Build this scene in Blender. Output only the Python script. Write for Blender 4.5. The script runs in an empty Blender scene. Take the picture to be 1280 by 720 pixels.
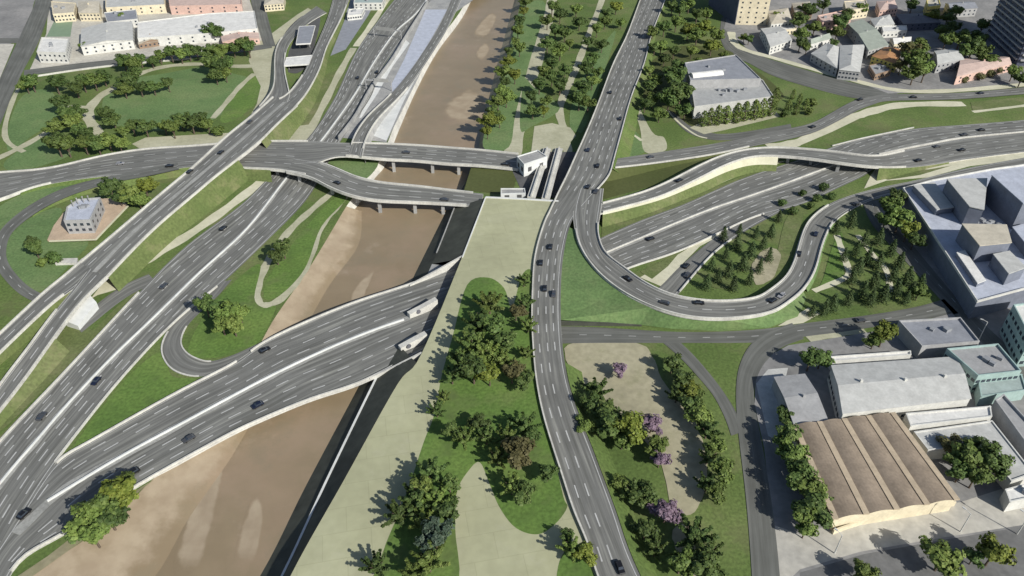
import bpy, bmesh, math, random
from mathutils import Vector, Matrix, geometry
random.seed(7)
scene = bpy.context.scene
COL = scene.collection
R = math.radians
# ---------------------------------------------------------------- camera and survey grid
PITCH, CAMZ, FOC = R(37), 200.0, 940.0
SP, CP = math.sin(PITCH), math.cos(PITCH)
def W(x, y, z=0.0):
    """survey point (photo pixel) at height z -> world metres"""
    r, u = x - 640.0, 360.0 - y
    d = Vector((r, u*SP + FOC*CP, u*CP - FOC*SP))
    t = (z - CAMZ)/d.z
    return Vector((d.x*t, d.y*t, z))
def PX(v):
    dz = v[2] - CAMZ
    Z = v[1]*CP - dz*SP; U = v[1]*SP + dz*CP
    return 640 + FOC*v[0]/Z, 360 - FOC*U/Z
cam_d = bpy.data.cameras.new('camera'); cam = bpy.data.objects.new('camera', cam_d); COL.objects.link(cam)
cam.location = (0, 0, CAMZ); cam.rotation_euler = (R(90) - PITCH, 0, 0)
cam_d.sensor_width = 36; cam_d.lens = 36*FOC/1280; cam_d.clip_end = 8000; cam_d.clip_start = 1
scene.camera = cam
# ---------------------------------------------------------------- light
SUN_EL, SUN_AZ = R(34), R(-45)          # shadows run away towards azimuth -38 (left of forward)
world = bpy.data.worlds.new('World'); scene.world = world; world.use_nodes = True
nt = world.node_tree; bg = nt.nodes['Background']
sky = nt.nodes.new('ShaderNodeTexSky'); sky.sky_type = 'NISHITA'; sky.sun_disc = False
sunvec = Vector((-math.sin(SUN_AZ)*math.cos(SUN_EL), -math.cos(SUN_AZ)*math.cos(SUN_EL), math.sin(SUN_EL)))
sky.sun_elevation = SUN_EL; sky.sun_rotation = math.atan2(sunvec.x, sunvec.y)
nt.links.new(sky.outputs[0], bg.inputs[0]); bg.inputs[1].default_value = 0.085
sl = bpy.data.lights.new('sun', 'SUN'); so = bpy.data.objects.new('sun', sl); COL.objects.link(so)
sl.energy = 5.0; sl.angle = R(0.6); sl.color = (1, .97, .90)
so.rotation_euler = (-sunvec).to_track_quat('-Z', 'Y').to_euler(); so.location = (0, 0, 300)
vs = scene.view_settings; vs.view_transform = 'Standard'; vs.look = 'None'; vs.gamma = 1; vs.exposure = .13; vs.use_curve_mapping = False
# ---------------------------------------------------------------- materials
MATS = {}
def mat(name, stops, scale=.05, rough=.9, detail=6, fine=0, fine_amt=.25, stretch=None, bump=0, spec=.3, rnd=0, tex='pos', metal=0, dist=.6, patch=None, joint=0):
    m = bpy.data.materials.new(name); m.use_nodes = True; n = m.node_tree; N = n.nodes; Lk = n.links
    b = N['Principled BSDF']; b.inputs['Roughness'].default_value = rough
    b.inputs['Specular IOR Level'].default_value = spec; b.inputs['Metallic'].default_value = metal
    if tex == 'pos': src = N.new('ShaderNodeNewGeometry').outputs['Position']
    elif tex == 'uv': src = N.new('ShaderNodeUVMap').outputs[0]
    else: src = N.new('ShaderNodeTexCoord').outputs['Object']
    if stretch:
        mp = N.new('ShaderNodeMapping'); mp.inputs['Scale'].default_value = stretch; Lk.new(src, mp.inputs[0]); src2 = mp.outputs[0]
    else: src2 = src
    t = N.new('ShaderNodeTexNoise'); t.inputs['Scale'].default_value = scale; t.inputs['Detail'].default_value = detail
    t.inputs['Roughness'].default_value = dist; Lk.new(src2, t.inputs['Vector'])
    cr = N.new('ShaderNodeValToRGB'); e = cr.color_ramp.elements
    while len(e) < len(stops): e.new(.5)
    for i, c in enumerate(stops):
        e[i].position = .32 + .36*i/max(1, len(stops)-1); e[i].color = (*c, 1)
    Lk.new(t.outputs[0], cr.inputs[0]); out = cr.outputs[0]
    if fine:
        t2 = N.new('ShaderNodeTexNoise'); t2.inputs['Scale'].default_value = fine; t2.inputs['Detail'].default_value = 4; Lk.new(src, t2.inputs['Vector'])
        mr = N.new('ShaderNodeMapRange'); mr.inputs[1].default_value = .3; mr.inputs[2].default_value = .7
        mr.inputs[3].default_value = 1 - fine_amt; mr.inputs[4].default_value = 1 + fine_amt; Lk.new(t2.outputs[0], mr.inputs[0])
        mx = N.new('ShaderNodeVectorMath'); mx.operation = 'SCALE'; Lk.new(out, mx.inputs[0]); Lk.new(mr.outputs[0], mx.inputs['Scale']); out = mx.outputs[0]
    if patch:                       # worn or dry patches with ragged edges
        for pc, psc, lo, hi, amt in patch:
            tp = N.new('ShaderNodeTexNoise'); tp.inputs['Scale'].default_value = psc; tp.inputs['Detail'].default_value = 9; tp.inputs['Roughness'].default_value = .68; Lk.new(src2, tp.inputs['Vector'])
            mp_ = N.new('ShaderNodeMapRange'); mp_.inputs[1].default_value = lo; mp_.inputs[2].default_value = hi; mp_.inputs[4].default_value = amt; Lk.new(tp.outputs[0], mp_.inputs[0])
            mxp = N.new('ShaderNodeMix'); mxp.data_type = 'RGBA'; Lk.new(mp_.outputs[0], mxp.inputs[0]); Lk.new(out, mxp.inputs[6]); mxp.inputs[7].default_value = (*pc, 1); out = mxp.outputs[2]
    if joint:                       # faint slab joints
        bt = N.new('ShaderNodeTexBrick'); bt.inputs['Color1'].default_value = (1, 1, 1, 1); bt.inputs['Color2'].default_value = (.955, .955, .96, 1); bt.inputs['Mortar'].default_value = (.86, .86, .85, 1)
        bt.inputs['Scale'].default_value = 1; bt.inputs['Mortar Size'].default_value = .12; bt.inputs['Brick Width'].default_value = joint*1.6; bt.inputs['Row Height'].default_value = joint
        mpj = N.new('ShaderNodeMapping'); mpj.inputs['Rotation'].default_value = (0, 0, -.2); Lk.new(src, mpj.inputs[0]); Lk.new(mpj.outputs[0], bt.inputs['Vector'])
        mj = N.new('ShaderNodeMix'); mj.data_type = 'RGBA'; mj.blend_type = 'MULTIPLY'; mj.inputs[0].default_value = 1; Lk.new(out, mj.inputs[6]); Lk.new(bt.outputs[0], mj.inputs[7]); out = mj.outputs[2]
    if rnd:
        oi = N.new('ShaderNodeObjectInfo'); hs = N.new('ShaderNodeHueSaturation')
        m1 = N.new('ShaderNodeMapRange'); m1.inputs[3].default_value = 1-rnd; m1.inputs[4].default_value = 1+rnd; Lk.new(oi.outputs['Random'], m1.inputs[0])
        m2 = N.new('ShaderNodeMapRange'); m2.inputs[3].default_value = .5-rnd*.035; m2.inputs[4].default_value = .5+rnd*.03
        ml = N.new('ShaderNodeMath'); ml.operation = 'MULTIPLY'; ml.inputs[1].default_value = 7.13; Lk.new(oi.outputs['Random'], ml.inputs[0])
        fr = N.new('ShaderNodeMath'); fr.operation = 'FRACT'; Lk.new(ml.outputs[0], fr.inputs[0]); Lk.new(fr.outputs[0], m2.inputs[0])
        Lk.new(m1.outputs[0], hs.inputs['Value']); Lk.new(m2.outputs[0], hs.inputs['Hue']); Lk.new(out, hs.inputs['Color']); out = hs.outputs[0]
    Lk.new(out, b.inputs['Base Color'])
    if bump:
        bp = N.new('ShaderNodeBump'); bp.inputs['Strength'].default_value = bump; bp.inputs['Distance'].default_value = .4
        t3 = N.new('ShaderNodeTexNoise'); t3.inputs['Scale'].default_value = fine or scale*6; t3.inputs['Detail'].default_value = 5; Lk.new(src, t3.inputs['Vector'])
        Lk.new(t3.outputs[0], bp.inputs['Height']); Lk.new(bp.outputs[0], b.inputs['Normal'])
    MATS[name] = m; return m
def g(v): return (v, v, v)
mat('grass', [(0.073, 0.114, 0.029), (0.096, 0.142, 0.037), (0.136, 0.175, 0.056)], .022, fine=.9, fine_amt=.25, bump=.3, patch=(((.20,.185,.095), .045, .50, .66, .55), ((.055,.085,.022), .09, .52, .68, .45)))
mat('grass_lawn', [(.088,.148,.052), (.118,.186,.068), (.150,.205,.082)], .03, fine=.8, fine_amt=.2, bump=.3, patch=(((.18,.19,.095), .05, .52, .70, .4), ((.07,.125,.045), .11, .52, .68, .4)))
mat('grass_dry', [(0.089, 0.120, 0.038), (0.115, 0.143, 0.049), (0.144, 0.162, 0.070)], .03, fine=.8, fine_amt=.22, bump=.3, patch=(((.23,.205,.115), .06, .52, .68, .5), ((.085,.12,.036), .1, .52, .68, .5)))
mat('grass_deep', [(0.078, 0.139, 0.030), (0.102, 0.172, 0.037), (0.136, 0.200, 0.049)], .03, fine=.8, fine_amt=.25, bump=.3, patch=(((.17,.165,.08), .05, .53, .69, .45), ((.055,.09,.026), .1, .52, .66, .5)))
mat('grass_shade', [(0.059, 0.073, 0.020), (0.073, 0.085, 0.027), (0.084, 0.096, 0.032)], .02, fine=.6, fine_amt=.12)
mat('sand', [(.325,.325,.205), (.37,.37,.235), (.405,.405,.265)], .03, fine=.35, fine_amt=.05, joint=9, patch=(((.27,.265,.175), .05, .54, .74, .35), ((.42,.41,.30), .13, .55, .7, .35)))
mat('path', [(.33,.325,.22), (.40,.39,.275), (.45,.44,.32)], .05, fine=.5, fine_amt=.08, joint=4.5, patch=(((.28,.27,.18), .08, .55, .72, .4),))
mat('cream', [(.44,.43,.31), (.52,.50,.37), (.57,.55,.42)], .06, fine=.5, fine_amt=.07)
mat('dirt', [(.27,.25,.17), (.33,.305,.205), (.37,.34,.235)], .04, fine=.4, fine_amt=.12, patch=(((.15,.16,.075), .06, .55, .68, .55), ((.40,.36,.27), .05, .56, .7, .5)))
mat('asphalt', [(0.106, 0.106, 0.094), (0.149, 0.149, 0.140), (0.249, 0.248, 0.223)], .75, rough=.85, stretch=(1, .03, 1), fine=.06, fine_amt=.15, tex='uv', detail=5, patch=(((.06,.06,.062), .12, .58, .66, .35),))
mat('asphalt_old', [(0.093, 0.094, 0.084), (0.121, 0.123, 0.112), (0.162, 0.165, 0.151)], .6, rough=.85, stretch=(1, .03, 1), fine=.06, fine_amt=.15, tex='uv', detail=5, patch=(((.06,.06,.062), .12, .58, .66, .35),))
mat('asphalt_dark', [(0.065, 0.065, 0.065), (0.085, 0.085, 0.085), (0.104, 0.104, 0.104)], .06, rough=.9, fine=.5, fine_amt=.1)
mat('yard', [(.17,.168,.165), (.22,.216,.21), (.28,.27,.26)], .04, fine=.4, fine_amt=.12)
mat('street', [(.115,.115,.112), (.145,.144,.14), (.175,.173,.168)], .06, fine=.5, fine_amt=.12, patch=(((.09,.09,.09), .1, .55, .65, .4),))
mat('yard_pale', [(.36,.345,.31), (.43,.41,.36), (.49,.47,.41)], .05, fine=.4, fine_amt=.1)
mat('concrete', [(.40,.39,.36), (.49,.48,.44), (.56,.55,.50)], .15, fine=1.2, fine_amt=.1)
mat('concrete_pale', [(.50,.51,.50), (.58,.59,.575), (.64,.64,.62)], .08, fine=.6, fine_amt=.06)
mat('concrete_grey', [g(.24), (.30,.30,.29), (.36,.355,.34)], .1, fine=.8, fine_amt=.1)
mat('concrete_shade', [(0.047, 0.049, 0.040), (0.066, 0.070, 0.056), (0.085, 0.089, 0.070)], .05, fine=.3, fine_amt=.15, stretch=(1, 1, .3))  # dark concrete with the shade of walls and slope put into its colour
mat('concrete_median', [(.24,.24,.225), (.285,.285,.268), (.33,.33,.31)], .15, fine=1.2, fine_amt=.12)
mat('paint', [(.36,.36,.35), (.50,.50,.485)], .4, rough=.7)
def river_material():
    m = mat('river_bed', [(0.225, 0.172, 0.107), (0.245, 0.191, 0.122), (0.275, 0.206, 0.138)], .016, rough=.38, fine=.12, fine_amt=.05, spec=.4, bump=.06, patch=(((.30,.225,.155), .02, .50, .62, .6), ((.20,.17,.115), .06, .53, .65, .45), ((.34,.275,.20), .045, .60, .68, .45)))
    n = m.node_tree; N = n.nodes; Lk = n.links; b = N['Principled BSDF']; base = b.inputs['Base Color'].links[0].from_socket
    at_ = N.new('ShaderNodeAttribute'); at_.attribute_name = 'fade'; geo = N.new('ShaderNodeNewGeometry'); t = N.new('ShaderNodeTexNoise'); t.inputs['Scale'].default_value = .16; t.inputs['Detail'].default_value = 9; t.inputs['Roughness'].default_value = .65; Lk.new(geo.outputs['Position'], t.inputs['Vector'])
    ad = N.new('ShaderNodeMath'); ad.operation = 'ADD'; Lk.new(at_.outputs['Fac'], ad.inputs[0]); Lk.new(t.outputs[0], ad.inputs[1])
    mr = N.new('ShaderNodeMapRange'); mr.interpolation_type = 'SMOOTHSTEP'; mr.inputs[1].default_value = .68; mr.inputs[2].default_value = 1.15; Lk.new(ad.outputs[0], mr.inputs[0])
    t2 = N.new('ShaderNodeTexNoise'); t2.inputs['Scale'].default_value = .14; t2.inputs['Detail'].default_value = 6; Lk.new(geo.outputs['Position'], t2.inputs['Vector'])
    cr = N.new('ShaderNodeValToRGB'); cr.color_ramp.elements[0].position = .35; cr.color_ramp.elements[1].position = .65; cr.color_ramp.elements[0].color = (.285,.225,.155,1); cr.color_ramp.elements[1].color = (.355,.29,.205,1); Lk.new(t2.outputs[0], cr.inputs[0])
    mx = N.new('ShaderNodeMix'); mx.data_type = 'RGBA'; Lk.new(mr.outputs[0], mx.inputs[0]); Lk.new(base, mx.inputs[6]); Lk.new(cr.outputs[0], mx.inputs[7]); Lk.new(mx.outputs[2], b.inputs['Base Color'])
    m2 = N.new('ShaderNodeMapRange'); m2.inputs[3].default_value = .38; m2.inputs[4].default_value = .95; Lk.new(mr.outputs[0], m2.inputs[0]); Lk.new(m2.outputs[0], b.inputs['Roughness'])
mat('river_sand', [(.27,.235,.155), (.31,.275,.185), (.37,.33,.23)], .12, fine=.4, fine_amt=.12)
river_material()
mat('bank', [(.17,.175,.085), (.235,.215,.13), (.30,.265,.18)], .06, fine=.4, fine_amt=.15)
mat('bark', [(.08,.06,.045), (.13,.10,.075)], 2, tex='obj')
LEAF = dict(tex='obj', rough=.65, spec=.25)
mat('leaf_dark', [(0.034, 0.061, 0.017), (0.061, 0.098, 0.024), (0.104, 0.140, 0.039)], .8, rnd=.3, **LEAF)
mat('leaf_mid', [(0.059, 0.091, 0.020), (0.102, 0.144, 0.032), (0.159, 0.201, 0.051)], .8, rnd=.3, **LEAF)
mat('leaf_bright', [(0.068, 0.090, 0.013), (0.117, 0.144, 0.023), (0.180, 0.198, 0.036)], .8, rnd=.2, **LEAF)
mat('leaf_conifer', [(0.029, 0.052, 0.018), (0.048, 0.078, 0.025), (0.075, 0.103, 0.034)], .8, rnd=.25, **LEAF)
mat('leaf_blue', [(.03,.052,.032), (.05,.075,.048), (.12,.15,.11)], .8, rnd=.2, **LEAF)
mat('leaf_purple', [(.10,.065,.09), (.18,.125,.165), (.25,.19,.23)], .8, rnd=.15, **LEAF)
mat('leaf_brown', [(.06,.06,.024), (.095,.09,.035), (.13,.12,.045)], .8, rnd=.2, **LEAF)
def plain(name, c, rough=.7, var=.12, scale=.25, **k):
    return mat(name, [tuple(x*(1-var) for x in c), c, tuple(min(1, x*(1+var)) for x in c)], scale, rough=rough, fine=1.1, fine_amt=var*.6, **k)
plain('wall_white', (.55,.545,.51)); plain('wall_cream', (.62,.55,.40)); plain('wall_pink', (.55,.38,.32)); plain('wall_grey', (.34,.34,.34))
plain('wall_teal', (.30,.40,.38)); plain('wall_brown', (.24,.17,.12)); plain('wall_yellow', (.60,.50,.14)); plain('wall_shade_navy', (.08,.09,.13))
plain('roof_grey', (.30,.30,.30)); plain('roof_light', (.44,.44,.42)); plain('roof_white', (.62,.61,.58)); plain('roof_dark', (.13,.13,.145))
plain('roof_orange', (.36,.19,.09)); plain('roof_pink', (.50,.38,.33)); plain('roof_green', (.30,.33,.28)); plain('roof_teal', (.30,.36,.345))
plain('roof_brown', (.25,.20,.15), scale=.12, var=.2); plain('roof_lilac', (.40,.425,.49)); plain('roof_beige', (.46,.42,.34)); plain('terracotta', (.44,.34,.245))
plain('gutter', (.43,.35,.25)); plain('roof_bluegrey', (.235,.245,.27)); plain('sport', (.19,.26,.17), var=.06)
plain('steel', (.33,.33,.33), rough=.5); plain('sign_face', (.30,.30,.29)); plain('roof_steel', (.25,.26,.275))
plain('hall_roof', (.33,.335,.33)); plain('wall_shade', (.16,.175,.215)); plain('glass', (.035,.045,.06), rough=.15, var=.05, spec=.5); plain('tyre', (.02,.02,.02)); plain('lamp_head', (.5,.5,.48))  # dark factory walls have their shade put into the colour
for nme, c in [('car_black', (.012,.012,.014)), ('car_grey', (.06,.062,.068)), ('car_navy', (.012,.016,.035)), ('car_white', (.6,.6,.6)), ('car_silver', (.28,.28,.29)), ('car_red', (.16,.02,.02))]:
    plain(nme, c, rough=.3, var=.03, spec=.5)
# ---------------------------------------------------------------- mesh helpers
class MB:
    def __init__(s): s.v, s.f, s.uv, s.m2 = [], [], {}, None
    def add(s, vs_, fs, uv=None):
        o = len(s.v); s.v += [tuple(v) for v in vs_]; s.f += [tuple(i+o for i in f) for f in fs]
        if uv:
            for i, u in enumerate(uv): s.uv[o+i] = u
    def quad(s, a, b, c, d): s.add([a, b, c, d], [(0, 1, 2, 3)])
    def box(s, c, sx, sy, sz, rz=0):
        """box resting on c (base centre)"""
        ca, sa = math.cos(rz), math.sin(rz); vs_ = []
        for z in (0, sz):
            for x, y in ((-1, -1), (1, -1), (1, 1), (-1, 1)):
                X, Y = x*sx/2, y*sy/2
                vs_.append((c[0]+X*ca-Y*sa, c[1]+X*sa+Y*ca, c[2]+z))
        s.add(vs_, [(3, 2, 1, 0), (4, 5, 6, 7), (0, 1, 5, 4), (1, 2, 6, 5), (2, 3, 7, 6), (3, 0, 4, 7)])
    def tube(s, a, b, r0, r1, n=6):
        a, b = Vector(a), Vector(b); d = (b-a)
        if d.length < 1e-6: return
        d.normalize(); u = d.orthogonal().normalized(); w = d.cross(u); vs_ = []
        for p, r in ((a, r0), (b, r1)):
            for k in range(n):
                t = 2*math.pi*k/n; vs_.append(p + u*(r*math.cos(t)) + w*(r*math.sin(t)))
        s.add(vs_, [(k, (k+1) % n, n+(k+1) % n, n+k) for k in range(n)] + [tuple(range(n))[::-1], tuple(range(n, 2*n))])
    def prism(s, pts, z0, z1, bottom=False):
        """closed solid over a plan polygon"""
        n = len(pts); P2 = [Vector((p[0], p[1], 0)) for p in pts]
        tr = geometry.tessellate_polygon([P2])
        area = sum(P2[i].x*P2[(i+1) % n].y - P2[(i+1) % n].x*P2[i].y for i in range(n))
        z0s = z0 if isinstance(z0, (list, tuple)) else [z0]*n; z1s = z1 if isinstance(z1, (list, tuple)) else [z1]*n
        vs_ = [(p[0], p[1], z) for p, z in zip(pts, z0s)] + [(p[0], p[1], z) for p, z in zip(pts, z1s)]
        fs = []
        for i in range(n):
            j = (i+1) % n; fs.append((i, j, n+j, n+i) if area > 0 else (j, i, n+i, n+j))
        for a, b, c in tr:
            x = (P2[b]-P2[a]).cross(P2[c]-P2[a]).z
            fs.append((n+a, n+b, n+c) if x > 0 else (n+c, n+b, n+a))
            if bottom: fs.append((c, b, a) if x > 0 else (a, b, c))
        s.add(vs_, fs)
    def build(s, name, m, parent=None, smooth=False, kind=None):
        me = bpy.data.meshes.new(name); me.from_pydata(s.v, [], s.f); me.update()
        if s.uv:
            ul = me.uv_layers.new(name='UVMap')
            for lp in me.loops: ul.data[lp.index].uv = s.uv.get(lp.vertex_index, (0, 0))
        me.materials.append(MATS[m])
        if s.m2:
            me.materials.append(MATS[s.m2[0]])
            for p in list(me.polygons)[s.m2[1]:]: p.material_index = 1
        if smooth:
            for p in me.polygons: p.use_smooth = True
        o = bpy.data.objects.new(name, me); COL.objects.link(o)
        if parent: o.parent = parent; o.matrix_parent_inverse = Matrix.Translation(-parent.location) if parent.type == 'EMPTY' else Matrix()
        if kind: o['kind'] = kind
        return o
def tag(o, label=None, cat=None, group=None, kind=None):
    if label: o['label'] = label
    if cat: o['category'] = cat
    if group: o['group'] = group
    if kind: o['kind'] = kind
    return o
def empty(name, loc, label=None, cat=None, group=None):
    o = bpy.data.objects.new(name, None); COL.objects.link(o); o.location = loc; o.empty_display_size = 1
    return tag(o, label, cat, group)
def catmull(pts, n=6, closed=False):
    out = []; m = len(pts); rng = range(m if closed else m-1)
    for i in rng:
        if closed: p0, p1, p2, p3 = pts[i-1], pts[i], pts[(i+1) % m], pts[(i+2) % m]
        else: p0, p1, p2, p3 = pts[max(0, i-1)], pts[i], pts[i+1], pts[min(m-1, i+2)]
        for k in range(n):
            t = k/n
            out.append(.5*((2*p1) + (p2-p0)*t + (2*p0-5*p1+4*p2-p3)*t*t + (3*p1-p0-3*p2+p3)*t**3))
    if not closed: out.append(pts[-1].copy())
    return out
LAYER = [0]
def area(name, px, m, z=0.0, lift=.03, smooth=True, kind='structure', n=5, jitter=0):
    """a flat patch of ground; px = survey outline, each point may carry its own height"""
    pts = [W(p[0], p[1], (p[2] if len(p) > 2 else z)) for p in px]
    if smooth: pts = catmull(pts, n, True)
    LAYER[0] += 1
    for p in pts:
        p.z += lift + LAYER[0]*.0015
        if jitter: p.x += random.uniform(-jitter, jitter); p.y += random.uniform(-jitter, jitter)
    mb = MB(); tr = geometry.tessellate_polygon([[Vector((p.x, p.y, 0)) for p in pts]])
    fs = []
    for a, b, c in tr:
        x = (pts[b].x-pts[a].x)*(pts[c].y-pts[a].y) - (pts[b].y-pts[a].y)*(pts[c].x-pts[a].x)
        fs.append((a, b, c) if x > 0 else (c, b, a))
    mb.add(pts, fs); o = mb.build(name, m); tag(o, kind=kind); return o
def set_fade(o, vals):
    a = o.data.color_attributes.new('fade', 'FLOAT_COLOR', 'POINT')
    for i, v in enumerate(vals): a.data[i].color = (v, v, v, 1)
def silt(px, z):
    P = catmull([W(p[0], p[1], z) for p in px], 4, True); n = len(P); c = sum(P, Vector())/n; LAYER[0] += 1; lift = Vector((0, 0, .03+LAYER[0]*.0015)); rings = [1.25, .9, .55]
    mb = MB(); V, fd = [], []
    for k, r_ in enumerate(rings):
        for p in P: V.append(c+(p-c)*r_+lift); fd.append((0, .55, .95)[k])
    V.append(c+lift); fd.append(1); F = []
    for k in range(2):
        for i in range(n): F.append((k*n+i, k*n+(i+1) % n, (k+1)*n+(i+1) % n, (k+1)*n+i))
    for i in range(n): F.append((2*n+i, 2*n+(i+1) % n, 3*n))
    mb.add(V, F); o = mb.build('sand_bar', 'river_bed', kind='structure'); set_fade(o, fd)
# ---------------------------------------------------------------- roads
ROADS = []
def relax(pts, k=3):
    for _ in range(k):
        q = [p.copy() for p in pts]
        for i in range(1, len(pts)-1): q[i] = pts[i]*.5 + (pts[i-1]+pts[i+1])*.25
        pts = q
    return pts
class Road: pass
def ribbon(secs, sub=6, smooth=4):
    L = [W(s[0], s[1], s[4]) for s in secs]; Rr = [W(s[2], s[3], s[4]) for s in secs]
    r = Road(); r.L = relax(catmull(L, sub), smooth); r.R = relax(catmull(Rr, sub), smooth); r.sub = sub
    r.n = len(r.L); r.c = [(a+b)*.5 for a, b in zip(r.L, r.R)]
    r.s = [0]
    for i in range(1, r.n): r.s.append(r.s[-1] + (r.c[i]-r.c[i-1]).length)
    return r
def at_s(r, s, f):
    i = 0; lo, hi = 0, r.n-1
    while hi-lo > 1:
        mid = (lo+hi)//2
        if r.s[mid] <= s: lo = mid
        else: hi = mid
    t = (s-r.s[lo])/max(1e-6, r.s[hi]-r.s[lo])
    a = r.L[lo].lerp(r.R[lo], f); b = r.L[hi].lerp(r.R[hi], f); return a.lerp(b, t)
def sweep(mb, pts, w, h, base=0.0, up=None):
    """box section swept along points; w centred, rises h from base"""
    n = len(pts); vs_ = []
    for i, p in enumerate(pts):
        d = pts[min(n-1, i+1)] - pts[max(0, i-1)]; d.z = 0; d.normalize(); nr = Vector((-d.y, d.x, 0))
        for sgn, zz in ((1, base), (1, base+h), (-1, base+h), (-1, base)):
            vs_.append(p + nr*(sgn*w/2) + Vector((0, 0, zz)))
    fs = [(0, 1, 2, 3), tuple(4*(n-1)+k for k in (3, 2, 1, 0))]
    for i in range(n-1):
        a, b = 4*i, 4*i+4
        for k in range(4): fs.append((a+k, a+(k+1) % 4, b+(k+1) % 4, b+k)[::-1])
    mb.add(vs_, fs)
def edge(r, side, i0, i1, inset):
    out = []
    for i in range(i0, i1+1):
        a, b = (r.L[i], r.R[i]) if side == 'L' else (r.R[i], r.L[i])
        d = (b-a); d.z = 0; d.normalize(); out.append(a + d*inset)
    return out
def road(name, secs, m='asphalt', dz=0.0, dashes=(), solids=('L', 'R'), parL=(), parR=(), thick=0, piers=(), label=None, cat=None, group=None,
         desc='', sub=6, dash=(6, 5.5), dw=.38, ph=.9, pw=.55, parname='concrete_parapet', parlabels=()):
    r = ribbon(secs, sub); ROADS.append(r); r.name = name; r.desc = desc
    up = Vector((0, 0, dz))
    for l in (r.L, r.R, r.c):
        for p in l: p += up
    mb = MB(); vs_, uv, fs = [], [], []
    for i in range(r.n):
        w = (r.R[i]-r.L[i]).length
        for f in (0, .5, 1): vs_.append(r.L[i].lerp(r.R[i], f)); uv.append(((f-.5)*w, r.s[i]))
    for i in range(r.n-1):
        for k in (0, 1): fs.append((3*i+k, 3*i+k+1, 3*i+k+4, 3*i+k+3))
    d0 = (vs_[fs[0][1]]-vs_[fs[0][0]]).cross(vs_[fs[0][2]]-vs_[fs[0][1]])
    if d0.z < 0: fs = [f[::-1] for f in fs]
    mb.add(vs_, fs, uv)
    # markings
    mk = MB(); lift = Vector((0, 0, .02))
    def strip(a, b, w):
        d = b-a; d.z = 0
        if d.length < .3: return
        d.normalize(); nr = Vector((-d.y, d.x, 0))*(w/2)
        mk.quad(a-nr+lift, b-nr+lift, b+nr+lift, a+nr+lift)
    for dd in dashes:
        f = dd[0]; s0 = r.s[dd[1]*sub] if len(dd) > 1 else 0; s1 = r.s[min(r.n-1, dd[2]*sub)] if len(dd) > 2 else r.s[-1]
        f1 = dd[3] if len(dd) > 3 else f; s = s0 + random.uniform(0, 4)
        while s + dash[0] < s1:
            q = f + (f1-f)*(s-s0)/max(1, s1-s0)
            strip(at_s(r, s, q), at_s(r, s+dash[0], q), dw); s += dash[0]+dash[1]
    for sd in solids:
        e = edge(r, sd, 0, r.n-1, 1.1)
        for a, b in zip(e, e[1:]): strip(a, b, .26)
    if mk.v: mb.m2 = ('paint', len(mb.f)); mb.add(mk.v, mk.f)
    if label:
        ii = r.n//2; root = empty(name, r.c[ii], label, cat, group); srf = mb.build('road_surface', m, root)
        par_parent = root
    else:
        root = mb.build(name, m, kind='structure'); srf = root; par_parent = None
    r.root = root; P = root
    # deck
    if thick:
        dk = MB(); up2 = Vector((0, 0, -.05)); dn = Vector((0, 0, -thick)); vs2, f2 = [], []
        for i in range(r.n):
            d = (r.R[i]-r.L[i]); d.z = 0; d.normalize()
            vs2 += [r.L[i]-d*.25+up2, r.L[i]-d*.25+dn*.6, r.L[i]+d*1.6+dn, r.R[i]-d*1.6+dn, r.R[i]+d*.25+dn*.6, r.R[i]+d*.25+up2]
        for i in range(r.n-1):
            for k in range(6): f2.append((6*i+k, 6*i+(k+1) % 6, 6*i+6+(k+1) % 6, 6*i+6+k))
        f2 += [(5, 4, 3, 2, 1, 0), tuple(6*(r.n-1)+k for k in range(6))]
        dk.add(vs2, f2); dk.build('deck', 'concrete', P)
    li = 0
    for side, rngs in (('L', parL), ('R', parR)):
        for a, b in rngs:
            pb = MB(); sweep(pb, edge(r, side, int(a*sub), min(r.n-1, int(b*sub)), .3), pw, ph, -.05)
            o = pb.build('parapet' if label else parname, 'concrete', par_parent)
            if not label:
                tag(o, parlabels[li] if li < len(parlabels) else 'pale concrete parapet along ' + desc, 'barrier')
            li += 1
    for k, f, zb in piers:
        i = min(r.n-1, int(k*sub)); p = r.L[i].lerp(r.R[i], f); d = r.R[i]-r.L[i]
        pm = MB(); pm.box((p.x, p.y, zb), 1.2, 1.7, p.z-thick-zb+.3, math.atan2(d.y, d.x)); pm.build('pier', 'concrete_grey', P)
    return r
def slope(r, side, k0, k1, ratio=1.5, toe=0.0, m='grass', name='embankment', inset=-.2, wmax=40):
    i0, i1 = int(k0*r.sub), min(r.n-1, int(k1*r.sub)); mb = MB(); vs_, fs = [], []
    top = edge(r, side, i0, i1, inset)
    for j, i in enumerate(range(i0, i1+1)):
        a, b = (r.L[i], r.R[i]) if side == 'L' else (r.R[i], r.L[i])
        d = a-b; d.z = 0; d.normalize(); t = top[j]; h = max(0.05, t.z-toe)
        q = t + d*min(wmax, h*ratio); q.z = toe; tt = t.copy(); tt.z -= .06; vs_ += [tt, q]
    for j in range(i1-i0): fs.append((2*j, 2*j+1, 2*j+3, 2*j+2) if side == 'R' else (2*j+2, 2*j+3, 2*j+1, 2*j))
    mb.add(vs_, fs); return mb.build(name, m, kind='structure')
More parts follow.
